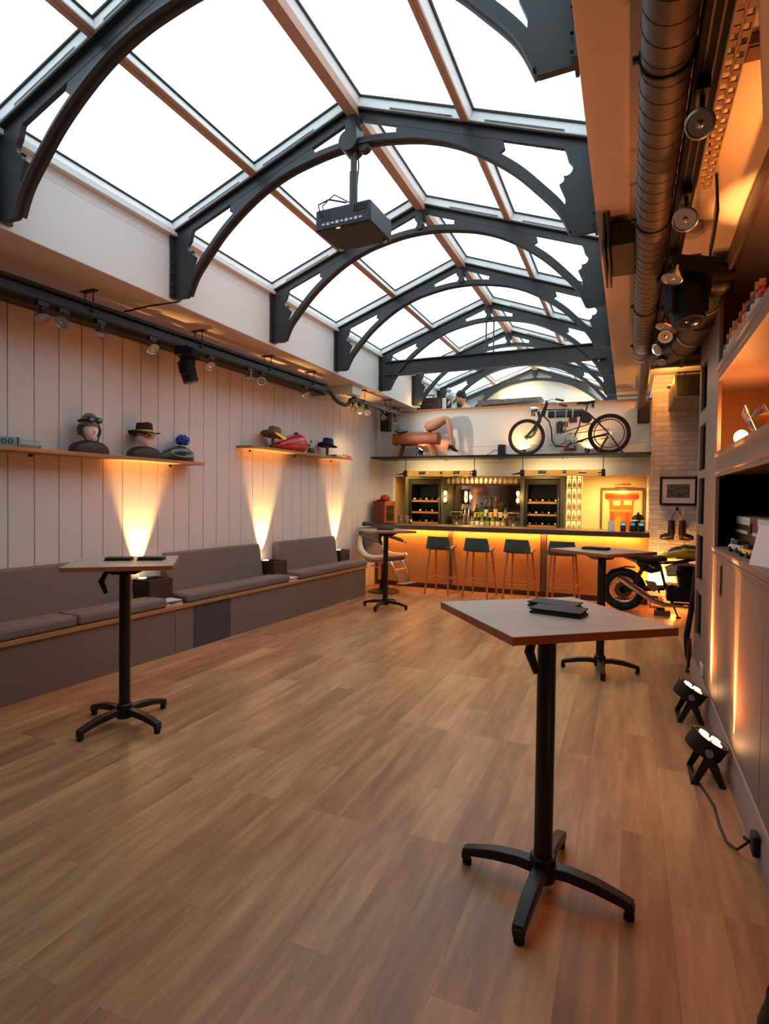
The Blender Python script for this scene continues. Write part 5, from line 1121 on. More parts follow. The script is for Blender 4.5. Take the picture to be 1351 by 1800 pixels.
def ledge(nm, z0, z1, lip):
    b = MB(); b.bb(CX + .026, .99, YB + .1, 5.255, z0 + .02, z1); b.build(nm, 'taupe', r)
    b = MB(); b.prism([(CX - .012, z1 - .02), (CX - .012, z1), (CX + .02, z1), (CX + .02, z0), (CX, z0), (CX, z0 + .02), (CX - .008, z0 + .024), (CX - .008, z0 + .034), (CX, z0 + .038), (CX, z1 - .04), (CX - .006, z1 - .032)], YB + .1, 4.64, 'xz'); b.build('edge_moulding', 'taupe', r)
ledge('upper_shelf', 2.41, 2.51, 1); ledge('middle_shelf', 1.735, 1.90, 1); ledge('counter_ledge', 1.165, 1.24, 1)
b = MB(); b.bb(.98, .995, YB + .1, 5.255, 1.24, 3.19); b.build('lining', mat('brown_lining', (120, 78, 58), .6), r)
b = MB(); b.bb(CX + .026, .98, 5.24, 5.255, 1.24, 3.19); b.build('side_lining', mat('brown_lining', (120, 78, 58), .6), r)
for y0, y1 in ((4.305, 4.64), (3.0, 4.297), (1.7, 2.994), (.4, 1.694), (-1.0, .394)):
    b = MB(); b.bb(CX + .004, CX + .026, y0, y1, .17, 1.162); d = b.build('door', 'taupe', r, bevel=.002, seg=1)
    if y0 == 3.0: b = MB(); b.bb(CX - .006, CX + .004, 4.245, 4.275, .96, 1.14); b.build('recessed_pull', 'taupedark', d); b = MB(); b.bb(CX - .01, CX + .004, 4.24, 4.28, .945, .96); b.build('pull_tip', 'alu', d)
b = MB(); b.bb(CX + .03, .99, YB + .1, 4.62, .0, 1.16); b.build('carcass', 'taupedark', r)
b = MB(); b.prism([(CX + .004, 0), (CX - .022, 0), (CX - .022, .125), (CX - .014, .135), (CX - .014, .155), (CX - .006, .168), (CX + .004, .17)], YB + .1, 5.80, 'xz'); struct(b.build('baseboard_right', mat('baseboard_grey', (146, 134, 130), .4)))
# small bottles on the upper shelf
BC = [((60, 100, 130), 'blue'), ((170, 70, 40), 'red brown'), ((236, 160, 40), 'amber'), ((240, 176, 60), 'golden'), ((232, 140, 40), 'orange amber'), ((206, 80, 40), 'red'), ((240, 170, 60), 'honey'), ((84, 80, 110), 'violet'), ((120, 120, 136), 'grey'), ((186, 60, 70), 'crimson')]
for i, (c, nm) in enumerate(BC):
    t = thing('bottle', '%s bottle with pale cap, number %s from the far end on the top shelf' % (nm, ['one', 'two', 'three', 'four', 'five', 'six', 'seven', 'eight', 'nine', 'ten'][i]), 'bottle', (.607, 4.53 - i * .118, 2.51), group='bottles on the top shelf of the display cabinet')
    h = .19 + .012 * (i % 3)
    b = MB(); b.lathe([(.032, 0), (.034, .006), (.034, h * .62), (.014, h * .74), (.013, h * .82)], n=16); b.build('glass_body', mat('shelf_bottle_' + nm.replace(' ', '_'), c, .15), t)
    b = MB(); b.lathe([(.0345, h * .12), (.0348, h * .13), (.0348, h * .45), (.0345, h * .46)], n=16); b.build('paper_label', LW, t)
    b = MB(); b.lathe([(.0165, h * .80), (.017, h * .81), (.017, h), (.012, h)], n=12); b.build('cap', mat('cap_tan', (206, 150, 110), .4), t)
r = thing('shelf_lamp', 'small bare bulb lamp glowing on the middle shelf of the display cabinet', 'lamp', (.70, 4.58, 1.90)); b = MB(); b.lathe([(.05, 0), (.05, .012), (.018, .02), (.018, .055)], n=20); b.build('base', 'black', r); b = MB(); b.ell((0, 0, .10), (.045, .045, .052), 20, 14); b.build('bulb', mat('bulb_hot', (255, 220, 150), .3, emit=(1, .58, .2), estr=45), r)
light('POINT', 'shelf_lamp_glow', (.70, 4.56, 2.08), 10, (1, .22, .03), size=.05)
r = thing('uplight', 'amber uplight inside the top bay of the display cabinet', 'lamp', (.80, 2.75, 2.51)); b = MB(); b.lathe([(.045, 0), (.05, .01), (.05, .06), (.04, .065)]); b.build('housing', 'black', r); b = MB(); b.lathe([(.036, .065), (.036, .068)]); b.build('bulb', BULB, r)
light('SPOT', 'top_bay_glow', (.80, 2.75, 2.60), 34, (1, .30, .05), (.84, 2.9, 3.2), size=.04, spot=150, blend=1)
r = thing('uplight', 'amber uplight among the figurines on the middle shelf', 'lamp', (.84, 3.0, 1.90)); b = MB(); b.lathe([(.045, 0), (.05, .01), (.05, .06), (.04, .065)]); b.build('housing', 'black', r); b = MB(); b.lathe([(.036, .065), (.036, .068)]); b.build('bulb', BULB, r)
light('POINT', 'middle_bay_glow', (.78, 3.0, 2.06), 7, (1, .22, .03), size=.04)
CRY = mat('crystal', (240, 232, 226), .06, trans=.7)
r = thing('crystal_figure', 'glass bird figurine beside the bare bulb on the middle shelf', 'figurine', (.69, 4.02, 1.90)); b = MB(); b.lathe([(.04, 0), (.042, .012), (.014, .02), (.014, .07)], n=18); b.build('base', CRY, r)
b = MB(); b.tube([(0, .09, .15), (0, .03, .12), (0, -.03, .13), (0, -.07, .19), (0, -.10, .21)], [.008, .04, .045, .024, .004], 12); b.build('bird_body', CRY, r)
for s in (-1, 1): b = MB(); b.tube([(s * .02, .0, .13), (s * .045, .03, .19), (s * .05, .07, .25)], [.03, .03, .005], 8); b.build('wing', CRY, r)
r = thing('glass_bowl', 'amber glass bowl catching the orange light at the right edge of the photo', 'bowl', (.67, 3.62, 1.90)); b = MB(); b.lathe([(.04, 0), (.05, .008), (.02, .02), (.05, .05), (.075, .11), (.07, .115), (.045, .055), (.01, .03)], n=24); b.build('bowl', mat('amber_glass', (250, 170, 60), .08, trans=.6), r); b = MB(); b.ell((0, 0, .09), (.055, .055, .05), 16, 10); b.build('filling', mat('yellow_sweets', (244, 190, 60), .5, noise=.3, nscale=60), r)
# trunk, toy cars and card on the ledge
r = thing('trunk', 'long brown wooden trunk with pale paper labels on the cabinet ledge', 'trunk', (.83, 4.20, 1.24)); TR = mat('trunk_brown', (108, 58, 36), .45, noise=.12, nscale=10)
b = MB(); b.prism([(-.95, 0), (.98, 0), (1.0, .07), (.97, .15), (.88, .205), (.78, .225), (-.95, .225)], -.11, .11, 'yz'); b.build('body', TR, r, bevel=.012)
for y, z, L, h in ((.34, .19, .50, .05), (-.36, .19, .42, .045), (.40, .115, .46, .02), (-.20, .115, .40, .02)):
    b = MB(); b.box((-.112, y, z), (.004, L, h)); b.build('paper_label', LW, r)
b = MB(); b.box((-.114, .05, .15), (.01, .03, .06)); b.build('latch', 'taupedark', r)
def toy_car(loc, rz, rgb, label, s=1.0):
    r = thing('toy_car', label, 'toy car', loc, rz, 'toy cars on the cabinet ledge'); r.scale = (s, s, s)
    b = MB(); b.prism([(-.10, .018), (.10, .018), (.105, .035), (.09, .045), (.05, .05), (-.05, .05), (-.085, .047), (-.105, .035)], -.042, .042, 'xz'); b.build('car_body', mat('toy_paint_%d_%d' % (rgb[0], rgb[2]), rgb, .25, coat=.6), r, bevel=.006)
    b = MB(); b.prism([(-.055, .05), (.045, .05), (.018, .075), (-.035, .075)], -.036, .036, 'xz'); b.build('cabin', 'dark', r, bevel=.004)
    for x in (-.062, .062):
        for s2 in (-1, 1): b = MB(); b.cyl((x, s2 * .03, .018), (x, s2 * .045, .018), .018, n=14); b.build('wheel', 'rubber', r)
toy_car((.65, 4.16, 1.24), PI / 2 + .15, (224, 216, 206), 'white toy car in front of the trunk on the ledge', 1.0)
toy_car((.65, 3.80, 1.24), PI / 2 + .1, (236, 180, 60), 'yellow toy car behind the white card on the ledge', 1.0)
for i, (y, lb) in enumerate(((4.90, 'small blue figurine farthest back on the ledge, in front of the trunk'), (4.56, 'small blue and white figurine between the trunk end and the white toy car'), (4.33, 'small pale blue figurine just behind the white toy car'))):
    r = thing('figurine', lb, 'figurine', (.675 - .01 * i, y, 1.24), group='blue figurines on the ledge'); b = MB(); b.lathe([(.02, 0), (.022, .006), (.012, .01), (.02, .03), (.012, .045)], n=14); b.build('torso', mat('fig_blue', (70, 96, 140), .4), r); b = MB(); b.ell((0, 0, .055), (.014, .014, .014), 12, 8); b.build('head', mat('fig_pale', (160, 180, 206), .4), r)
r = thing('sign_card', 'white printed card leaning on the cabinet ledge at the right edge of the photo', 'sign', (.60, 3.28, 1.242), .5); b = MB(); b.add([(-.006, -.075, 0), (-.006, .075, 0), (.045, .075, .20), (.045, -.075, .20), (-.002, -.075, 0), (-.002, .075, 0), (.049, .075, .20), (.049, -.075, .20)], [(0, 1, 2, 3), (7, 6, 5, 4), (0, 4, 5, 1), (1, 5, 6, 2), (2, 6, 7, 3), (3, 7, 4, 0)]); b.build('card', mat('card_white', (236, 234, 236), .5), r); b = MB(); b.add([(.049, -.05, .2), (.10, -.05, 0), (.10, .05, 0), (.049, .05, .2)], [(0, 1, 2, 3)]); b.prism([(.046, .19), (.095, 0), (.10, 0), (.05, .19)], -.05, .05, 'xz'); b.build('prop', mat('card_white', (236, 234, 236), .5), r)
r = thing('trophy', 'small silver trophy in the highest niche of the end pilaster', 'trophy', (.64, 5.42, 2.33)); b = MB(); b.lathe([(.04, 0), (.04, .015), (.012, .025), (.012, .08), (.035, .11), (.045, .17), (.04, .17), (.02, .11)], n=20); b.build('cup', 'chrome', r)
for s in (-1, 1): b = MB(); b.torus((0, s * .05, .14), .022, .005, 'x', 14, 6); b.build('handle', 'chrome', r)
# ---------------------------------------------------------------- floor lights, cable and bits along the cabinet
par_can('black floor light nearer the camera on the right, two bright beams up the cabinet door', (.43, 3.645, 0), 0, .50, 1.0, 14, (1, .40, .10), 40, aim=(.62, 3.65, 1.3), blend=.7)
par_can('black floor light farther from the camera, by the end pilaster of the cabinet', (.43, 4.60, 0), 0, .50, 1.0, 14, (1, .40, .10), 40, aim=(.62, 4.61, 1.3), blend=.7)
par_can('black floor light cut off by the bottom right corner of the photo', (.445, 1.73, 0), .3, .35, 1.0, 20, (1, .34, .07), 60, aim=(.40, 2.1, 3.2), blend=1)
for y, p in ((3.645, 42), (4.60, 38)):
    light('SPOT', 'par_narrow_beam', (.536, y + .02, .20), 800, (1, .43, .11), (.605, y + .02, 1.2), size=.02, spot=15, blend=.7)
    light('SPOT', 'soffit_fill', (.40, y, .28), 80, (1, .24, .055), (-4.3, y + .8, 3.0), size=.05, spot=56, blend=1)  # extra amber spot, added to warm the left soffit and wall top
    light('SPOT', 'par_wide_beam', (.43, y, .26), p, (1, .27, .065), (.30, y - .6, 3.2), size=.06, spot=120, blend=1)
b = MB(); b.tube([(.36, 3.60, .03), (.40, 3.48, .008), (.43, 3.30, .007), (.43, 3.12, .007), (.44, 2.98, .007), (.47, 2.90, .02), (.51, 2.86, .09)], .006, 8); o = b.build('power_cable', 'black'); tag(o, 'thin black power cable from the nearer floor light to the wall plug', 'cable')
r = thing('power_plug', 'black plug on the baseboard at the right edge of the photo', 'plug', (.525, 2.83, .10)); b = MB(); b.box((0, 0, 0), (.03, .07, .09)); b.build('plug_body', 'blackp', r, bevel=.008); b = MB(); b.cyl((-.015, .03, -.01), (-.03, .06, -.012), .008, n=8); b.build('strain_relief', 'rubber', r)
r = thing('wall_socket', 'white double wall socket low on the end pilaster', 'socket', (CX - .004, 5.12, .235)); b = MB(); b.box((0, 0, 0), (.012, .15, .085)); b.build('plate', 'white', r, bevel=.003)
for y in (-.037, .037): b = MB(); b.box((-.007, y, 0), (.004, .05, .05)); b.build('outlet', mat('socket_grey', (190, 186, 180), .4), r)
b = MB(); b.tube([(.60, 6.05, .95), (.575, 6.02, .72), (.55, 6.0, .50), (.52, 5.98, .30), (.53, 5.95, .14), (.56, 5.93, .035), (.60, 5.95, .025)], .026, 12); o = b.build('hose', 'rubber'); tag(o, 'thick black hose hanging down past the end of the display cabinet', 'hose')
r = thing('boot_jack', 'slim copper coloured metal bracket standing by the cabinet corner', 'bracket', (.525, 5.86, 0)); b = MB(); b.tube([(0, .03, .006), (0, 0, .30), (.02, 0, .31), (.03, 0, .02)], .007, 8); b.build('rod', mat('copper', (170, 100, 70), .35, 1), r); b = MB(); b.box((.01, .01, .005), (.06, .07, .01)); b.build('base', 'black', r)

# ---------------------------------------------------------------- ducts and lighting track under the right ceiling
r = thing('spiral_duct', 'long grey spiral ventilation duct running under the right ceiling', 'duct', (0, 0, 0))
b = MB(); b.cyl((.082, -1.5, 2.985), (.082, 6.10, 2.985), .079, n=28); b.build('pipe', 'duct', r)
b = MB(); n_ = 18 * 84; b.tube([(.082 + .0795 * math.cos(2 * PI * k / 18), -1.4 + 7.4 * k / n_, 2.985 + .0795 * math.sin(2 * PI * k / 18)) for k in range(n_)], .0022, 4); b.build('spiral_seam', mat('duct_seam', (74, 70, 68), .5, .6), r)
b = MB(); b.cyl((.082, 6.10, 2.985), (.082, 6.13, 2.985), .083, n=28); b.build('end_cap', 'duct', r)
for y in (.6, 2.05, 3.2, 4.6, 5.75):
    b = MB(); b.torus((.082, y, 2.985), .082, .006, 'y', 24, 6); b.box((.082, y, 3.13), (.02, .02, .14)); b.cyl((-.02, y, 2.985), (.0, y, 2.985), .012, n=8); b.build('hanger', 'black', r)
r = thing('thin_pipe', 'thinner duct continuing from the spiral duct to the right wall speaker', 'duct', (0, 0, 0)); b = MB(); b.cyl((.13, 6.13, 2.96), (.13, 9.3, 2.96), .055, n=20); b.build('pipe', 'duct', r); b = MB(); b.cyl((.13, 6.13, 2.96), (.13, 6.26, 2.96), .062, n=20); b.cyl((.13, 7.6, 2.96), (.13, 7.68, 2.96), .06, n=20); b.build('collar', 'black', r)
for y in (7.0, 8.6): b = MB(); b.cyl((.13, y, 3.01), (.13, y, ZS), .006, n=6); b.build('hanger', 'black', r)
r = thing('elbow_duct', 'fat jointed metal elbow duct bending from the ceiling tee into the display cabinet', 'duct', (0, 0, 0))
P = [(.47, 4.42, 3.04), (.47, 4.72, 3.01), (.465, 5.0, 2.97), (.44, 5.28, 2.93), (.40, 5.52, 2.91), (.31, 5.82, 2.92), (.20, 6.04, 2.96)]
for a, c, m in ((0, 1, 'black'), (1, 2, 'black'), (2, 3, 'duct'), (3, 4, 'duct'), (4, 5, 'duct'), (5, 6, 'duct')):
    b = MB(); b.tube([P[a], P[c]], [.108, .108], 28); b.build('segment', mat('dark_duct', (46, 42, 42), .4, .6) if m == 'black' else 'duct', r)
for k in range(1, 6): 
    d = (Vector(P[k + 1]) - Vector(P[k - 1])).normalized(); b = MB(); b.tube([Vector(P[k]) - d * .012, Vector(P[k]) + d * .012], [.114, .114], 28); b.build('joint_ring', 'alu' if k == 3 else 'duct', r)
b = MB(); b.cyl((.47, 4.40, 3.04), (.60, 4.40, 3.04), .10, n=24); b.build('wall_inlet', mat('dark_duct', (46, 42, 42), .4, .6), r)
r = thing('tee_duct', 'wide cross duct at the far end of the spiral duct, running right into the alcove', 'duct', (0, 0, 0)); b = MB(); b.cyl((.165, 6.16, 2.975), (1.5, 6.16, 2.975), .125, n=28); b.build('pipe', mat('dark_duct', (46, 42, 42), .4, .6), r); b = MB(); b.cyl((.165, 6.16, 2.975), (.20, 6.16, 2.975), .131, n=28); b.cyl((.42, 6.16, 2.975), (.45, 6.16, 2.975), .131, n=28); b.build('collar', 'duct', r); b = MB(); b.cyl((.6, 6.16, 3.1), (.6, 6.16, ZS), .006, n=6); b.build('hanger', 'black', r)
r = thing('damper_box', 'dark rectangular duct branch with two flanges left of the spiral duct', 'duct', (0, 0, 0)); b = MB(); b.bb(-.13, .005, 3.58, 4.08, 3.03, 3.16); b.build('box', mat('dark_duct', (46, 42, 42), .4, .6), r, bevel=.004)
for x in (-.165, -.14): b = MB(); b.bb(x - .006, x + .006, 3.50, 4.16, 2.99, 3.19); b.build('flange', 'black', r)
b = MB(); b.cyl((-.15, 3.8, 3.18), (-.15, 3.8, ZS), .01, n=8); b.cyl((-.06, 3.7, 3.15), (-.06, 3.7, ZS), .008, n=8); b.build('hanger', 'black', r)
r = thing('lighting_track', 'black lighting track hung below the ceiling along the right side', 'track', (0, 0, 0)); b = MB(); b.bb(.165, .24, -1.5, 6.0, 2.93, 3.0); b.build('rail', 'track', r, bevel=.004)
b = MB(); b.bb(.185, .192, -1.5, 6.0, 2.926, 2.931); b.bb(.213, .22, -1.5, 6.0, 2.926, 2.931); b.build('contact_strip', 'black', r)
for y in (.3, 1.6, 2.9, 4.2, 5.5):
    b = MB(); b.cyl((.205, y, 3.0), (.205, y, ZS), .006, n=6); b.build('hanger', 'black', r)
r = thing('cable_tray', 'tan perforated cable tray beside the right lighting track', 'cable tray', (0, 0, 0)); b = MB(); TAN = mat('tray_tan', (176, 150, 116), .5, .3)
b.bb(.262, .268, -1.5, 3.1, 3.035, 3.065); b.bb(.318, .324, -1.5, 3.1, 3.035, 3.065); y = -1.45
while y < 3.08: b.bb(.268, .29, y, y + .03, 3.035, 3.04); b.bb(.296, .318, y + .03, y + .06, 3.035, 3.04); b.bb(.288, .298, y, y + .06, 3.035, 3.04); y += .06
b.build('tray', TAN, r)
for y in (.5, 1.9, 2.9): b = MB(); b.cyl((.293, y, 3.04), (.293, y, ZS), .005, n=6); b.build('hanger', 'black', r)
for (x, y, dz, aim, lit, R, lb) in ((.175, 2.17, .10, (-.10, 1.3, 2.2), 0, .043, 'chrome track spotlight nearest the camera on the right track'), (.185, 2.86, .10, (.0, 2.0, 2.1), 0, .05, 'pale faced track spotlight second from the camera on the right track'),
                                    (.18, 3.55, .10, (-.2, 3.2, 1.6), 0, .052, 'chrome track spotlight just before the black moving head on the right track'), (.185, 4.52, .09, (-.1, 4.2, 1.6), 0, .05, 'chrome track spotlight behind the right moving head'),
                                    (.21, 4.86, .09, (.1, 3.6, 2.1), 1, .05, 'round track spotlight facing the camera near the elbow duct'), (.185, 5.25, .09, (-.8, 4.6, 2.2), 1, .05, 'white lit track spotlight turned left near the end of the spiral duct'), (.22, 5.72, .08, (.1, 5.2, 1.6), 0, .05, 'last track spotlight at the far end of the right track')):
    spot_lamp(lb, (x + .02, y, 2.93), aim, R=R, lit=bool(lit), drop=dz, group='track spotlights on the right')
r = moving_head('black moving head stage light hanging from the right track beside the elbow duct', (.29, 3.88, 2.99), .5, 1.2)
b = MB(); b.bb(.24, .36, 3.85, 3.91, 2.985, 3.02); b.build('clamp_bar', 'black', r).matrix_parent_inverse = (Matrix.Translation((.29, 3.88, 2.99)) @ Matrix.Rotation(.5, 4, 'Z') @ Matrix.Scale(1.2, 4)).inverted()
b = MB(); b.tube([(.30, 3.0, 3.05), (.35, 3.15, 3.12), (.40, 3.5, 3.10), (.43, 3.9, 3.14), (.45, 4.3, 3.15)], .008, 6); o = b.build('cable', 'black'); tag(o, 'black cable sagging under the right ceiling towards the elbow duct', 'cable')
r = thing('junction_box', 'small brown junction box on the right ceiling beside the tan tray', 'junction box', (.40, 2.42, ZS)); b = MB(); b.box((0, 0, -.02), (.13, .10, .04)); b.build('box', mat('jbox_brown', (130, 96, 78), .5), r, bevel=.006); b = MB(); b.box((0, 0, -.042), (.09, .07, .006)); b.build('lid', mat('jbox_brown', (130, 96, 78), .5), r)
r = thing('louvred_box', 'pale grey louvred box hung at the top right corner below the ceiling', 'ventilation grille', (.385, 1.93, 2.85), -.20); b = MB(); b.bb(-.07, .10, -.55, .42, .0, .17); b.build('casing', mat('pale_grey_casing', (190, 186, 190), .45), r, bevel=.006)
b = MB()
for k in range(4): b.bb(-.045 + .032 * k, -.03 + .032 * k, -.52, .38, -.006, 0)
b.build('louvre', mat('louvre_grey', (150, 146, 152), .45), r); b = MB(); b.cyl((0, .3, .17), (0, .3, .35), .012, n=8); b.cyl((0, -.4, .17), (0, -.4, .35), .012, n=8); b.build('hanger', 'black', r)
# ---------------------------------------------------------------- alcove by the brick wall
r = thing('air_heater', 'dark rectangular heater box hanging in front of the brick wall', 'heater', (.86, 8.70, 2.87)); b = MB(); b.bb(-.36, .36, -.62, .62, 0, .29); b.build('casing', mat('heater_grey', (84, 78, 74), .5, .3), r, bevel=.006); b = MB(); b.bb(-.34, .34, -.626, -.619, .02, .27); b.build('front_grille', 'dark', r)
for x in (-.24, .24): b = MB(); b.cyl((x, -.5, .29), (x, -.5, .55), .008, n=8); b.cyl((x, .5, .29), (x, .5, .55), .008, n=8); b.build('hanger', 'black', r)
r = thing('framed_print', 'black framed black and white print on the white brick wall', 'picture', (.66, 9.398, 1.715)); b = MB(); b.bb(-.245, .245, -.03, 0, .18, .21); b.bb(-.245, .245, -.03, 0, -.21, -.18); b.bb(-.245, -.215, -.03, 0, -.18, .18); b.bb(.215, .245, -.03, 0, -.18, .18); b.build('frame', 'black', r)
b = MB(); b.bb(-.215, .215, -.012, -.002, -.18, .18); c = b.build('mount', mat('card_white', (236, 234, 236), .5), r); b = MB(); b.bb(-.15, .15, -.0135, -.012, -.10, .10); b.build('photograph', mat('photo_grey', (96, 96, 92), .6, noise=.85, nscale=14, stretch=(1, 1, 2.4)), c)
for i, (x, s) in enumerate(((.58, -1), (.72, 1))):
    r = thing('boot', 'brown leather boot hanging on the brick wall, %s one of the pair' % ('left' if i == 0 else 'right'), 'boot', (x, 9.34, 1.03), group='boots hanging on the brick wall'); r.scale = (.85, .85, .85)
    b = MB(); rings = []
    for z, yy, wx, wy in ((.0, 0, .04, .045), (.02, 0, .05, .055), (.12, 0, .06, .058), (.22, 0, .052, .055), (.30, 0, .05, .05)): rings.append([Vector((wx * math.cos(a), yy + wy * math.sin(a), z)) for a in [2 * PI * j / 18 for j in range(18)]])
    b.loft(rings); b.tube([(0, 0, .05), (s * .07, -.01, .03), (s * .14, -.012, .015), (s * .175, -.012, .01)], [.05, .048, .04, .02], 14); b.build('upper', mat('boot_brown', (50, 30, 26), .5), r)
    b = MB(); b.tube([(-s * .04, 0, -.012), (s * .08, -.01, -.018), (s * .18, -.012, -.012)], [.03, .034, .02], 12); b.build('sole', 'rubber', r)
    b = MB(); b.tube([(0, 0, .29), (.01, .03, .36), ((.65 - x) * .8, .05, .44)], .006, 6); b.build('lace', 'taupedark', r)
r = thing('wall_hook', 'black wall hook above the hanging boots', 'hook', (.65, 9.395, 1.45)); b = MB(); b.box((0, -.006, 0), (.03, .012, .05)); b.build('plate', 'black', r); b = MB(); b.tube([(0, -.01, .01), (0, -.05, -.01), (0, -.06, .02)], .006, 8); b.build('prong', 'black', r)
par_can('black floor light behind the yellow motorcycle at the foot of the brick wall', (.40, 9.24, 0), PI / 2, .2,   .7, 90, (1, .50, .13), 130, aim=(.42, 9.40, 1.0), blend=.9)
light('POINT', 'alcove_floor_glow', (.62, 9.12, .22), 14, (1, .22, .04), size=.05)
r = thing('uplight', 'amber uplight on top of the hanging heater box', 'lamp', (.50, 9.05, 3.16)); b = MB(); b.lathe([(.035, 0), (.04, .01), (.04, .04)], n=16); b.build('housing', 'black', r); b = MB(); b.lathe([(.034, .04), (.034, .044)], n=16); b.build('bulb', BULB, r)
light('POINT', 'heater_glow', (.42, 8.95, 3.26), 11, (1, .34, .06), size=.04); light('POINT', 'heater_glow', (.42, 7.9, 3.0), 4, (1, .40, .08), size=.04)
# ---------------------------------------------------------------- yellow cafe racer in front of the brick wall
r = thing('motorcycle', 'black and yellow retro motorcycle parked in the alcove by the brick wall', 'motorcycle', (0, 8.80, 0))
TY_ = mat('moto_tyre', (24, 24, 26), .8); GLB = mat('gloss_black', (16, 16, 18), .2, coat=.6); YEL = mat('moto_yellow', (196, 164, 40), .22, coat=.7); ENG = mat('engine_black', (30, 29, 31), .4, .5)
RW, FW = (-.05, .302), (1.40, .302)
for c, nm, tr in ((RW, 'rear_wheel', .062), (FW, 'front_wheel', .05)):
    b = MB(); b.torus((c[0], 0, c[1]), .302 - tr, tr, 'y', 48, 14); t = b.build(nm, TY_, r)
    b = MB(); b.torus((c[0], -.03, c[1]), .302 - 1.95 * tr, .010, 'y', 48, 8); b.torus((c[0], .03, c[1]), .302 - 1.95 * tr, .010, 'y', 48, 8); b.build('rim', 'alu', t)
    b = MB(); b.cyl((c[0], -.06, c[1]), (c[0], .06, c[1]), .045, n=20); b.build('hub', 'alu', t)
    b = MB(); b.lathe([(.115, 0), (.115, .005), (.05, .005), (.05, 0)], c=(c[0], -.062, c[1]), n=32, T=Matrix.Rotation(PI / 2, 4, 'X')); b.build('brake_disc', mat('disc_steel', (110, 106, 104), .35, 1), t)
    b = MB()
    for k in range(24):
        a = 2 * PI * k / 24; s = .045 * (1 if k % 2 else -1); b.tube([(c[0] + .042 * math.cos(a + .5), s, c[1] + .042 * math.sin(a + .5)), (c[0] + (.302 - 2 * tr) * math.cos(a), 0, c[1] + (.302 - 2 * tr) * math.sin(a))], .003, 4)
    b.build('spokes', 'alu', t)
b = MB()
for s in (-1, 1): b.bar((RW[0], s * .09, RW[1]), (.48, s * .09, .36), .03, .05)
b.build('swingarm', ENG, r, bevel=.006)
for s in (-1, 1):
    b = MB(); b.cyl((.06, s * .13, .34), (.22, s * .13, .66), .016, n=12)
    for k in range(9): b.torus((.08 + .013 * k, s * .13, .38 + .026 * k), .026, .005, 'z', 14, 5)
    b.build('shock_absorber', ENG, r)
b = MB(); b.tube([(.10, 0, .72), (.40, 0, .70), (.62, 0, .72), (.95, 0, .80), (1.08, 0, .86)], .022, 10)
for s in (-1, 1): b.tube([(.12, s * .10, .72), (.42, s * .11, .66), (.48, s * .12, .40), (.58, s * .12, .17), (.95, s * .12, .17), (1.06, s * .06, .60), (1.08, 0, .82)], .018, 10)
b.build('frame', GLB, r)
b = MB(); b.loft([[Vector((x, wy * math.copysign(abs(math.cos(a)) ** .7, math.cos(a)), z0 + (z1 - z0) * (.5 + .5 * math.copysign(abs(math.sin(a)) ** .7, math.sin(a))))) for a in [2 * PI * j / 20 for j in range(20)]] for x, wy, z0, z1 in ((-.10, .05, .775, .80), (-.06, .10, .755, .825), (.08, .12, .725, .825), (.22, .125, .70, .81), (.36, .125, .70, .80), (.46, .11, .715, .815), (.50, .08, .73, .80))]); b.build('seat', mat('seat_black', (26, 24, 26), .5), r)
b = MB(); b.prism([(-.11, .775), (.10, .70), (.24, .655), (.25, .675), (.12, .735), (-.09, .80)], -.10, .10, 'xz'); b.build('tail_trim', mat('tail_silver', (190, 184, 178), .25, .7), r, bevel=.006)
b = MB(); b.prism([(.10, .70), (.42, .68), (.44, .60), (.30, .56), (.18, .60)], -.115, .115, 'xz'); b.build('rear_tray', GLB, r, bevel=.01)
b = MB(); rings = []
for x, wy, z0, z1 in ((.42, .05, .79, .82), (.47, .10, .775, .86), (.56, .135, .77, .92), (.68, .15, .77, .955), (.82, .155, .775, .965), (.94, .14, .79, .95), (1.02, .10, .81, .92), (1.05, .05, .83, .88)):
    rings.append([Vector((x, wy * math.copysign(abs(math.cos(a)) ** .75, math.cos(a)), z0 + (z1 - z0) * (.5 + .5 * math.copysign(abs(math.sin(a)) ** .75, math.sin(a))))) for a in [2 * PI * j / 24 for j in range(24)]])
b.loft(rings); t = b.build('fuel_tank', YEL, r)
b = MB()
R2 = [[Vector((p.x, p.y * 1.012, p.z + .002)) for p in ring if p.z > ring[0].z + (max(q2.z for q2 in ring) - ring[0].z) * .55] for ring in rings[1:-1]]
n_ = min(len(q2) for q2 in R2); b.loft([q2[:n_] for q2 in R2]); b.build('tank_stripe', mat('stripe_black', (22, 20, 20), .25, coat=.5), t)
b = MB(); b.box((.78, -.151, .885), (.10, .006, .022)); b.build('badge', 'chrome', t); b = MB(); b.lathe([(.035, 0), (.036, .01), (.02, .016)], c=(.72, 0, .958), n=18); b.build('filler_cap', 'chrome', t)
for s in (-1, 1):
    b = MB(); b.loft([[Vector((x, s * (.115 + .02 * math.sin(PI * k / 6)), zc + hz * q2)) for q2 in (-1, -.5, 0, .5, 1)] + [Vector((x, s * .10, zc + hz * q2)) for q2 in (1, 0, -1)] for k, (x, zc, hz) in enumerate(((.48, .63, .012), (.54, .635, .035), (.60, .645, .048), (.66, .66, .052), (.72, .675, .048), (.76, .69, .03), (.79, .70, .01)))]); b.build('side_panel', mat('panel_silver', (206, 198, 190), .22, .6), r)
b = MB(); b.bb(.50, .86, -.15, .15, .20, .42); b.cyl((.68, -.20, .33), (.68, .18, .33), .10, n=24); b.cyl((.56, -.175, .36), (.56, .16, .36), .07, n=20); b.build('crankcase', ENG, r, bevel=.012)
b = MB()
for k in range(8): b.bb(.64 - .005 * k, .88 - .002 * k, -.19, .19, .43 + .026 * k, .444 + .026 * k)
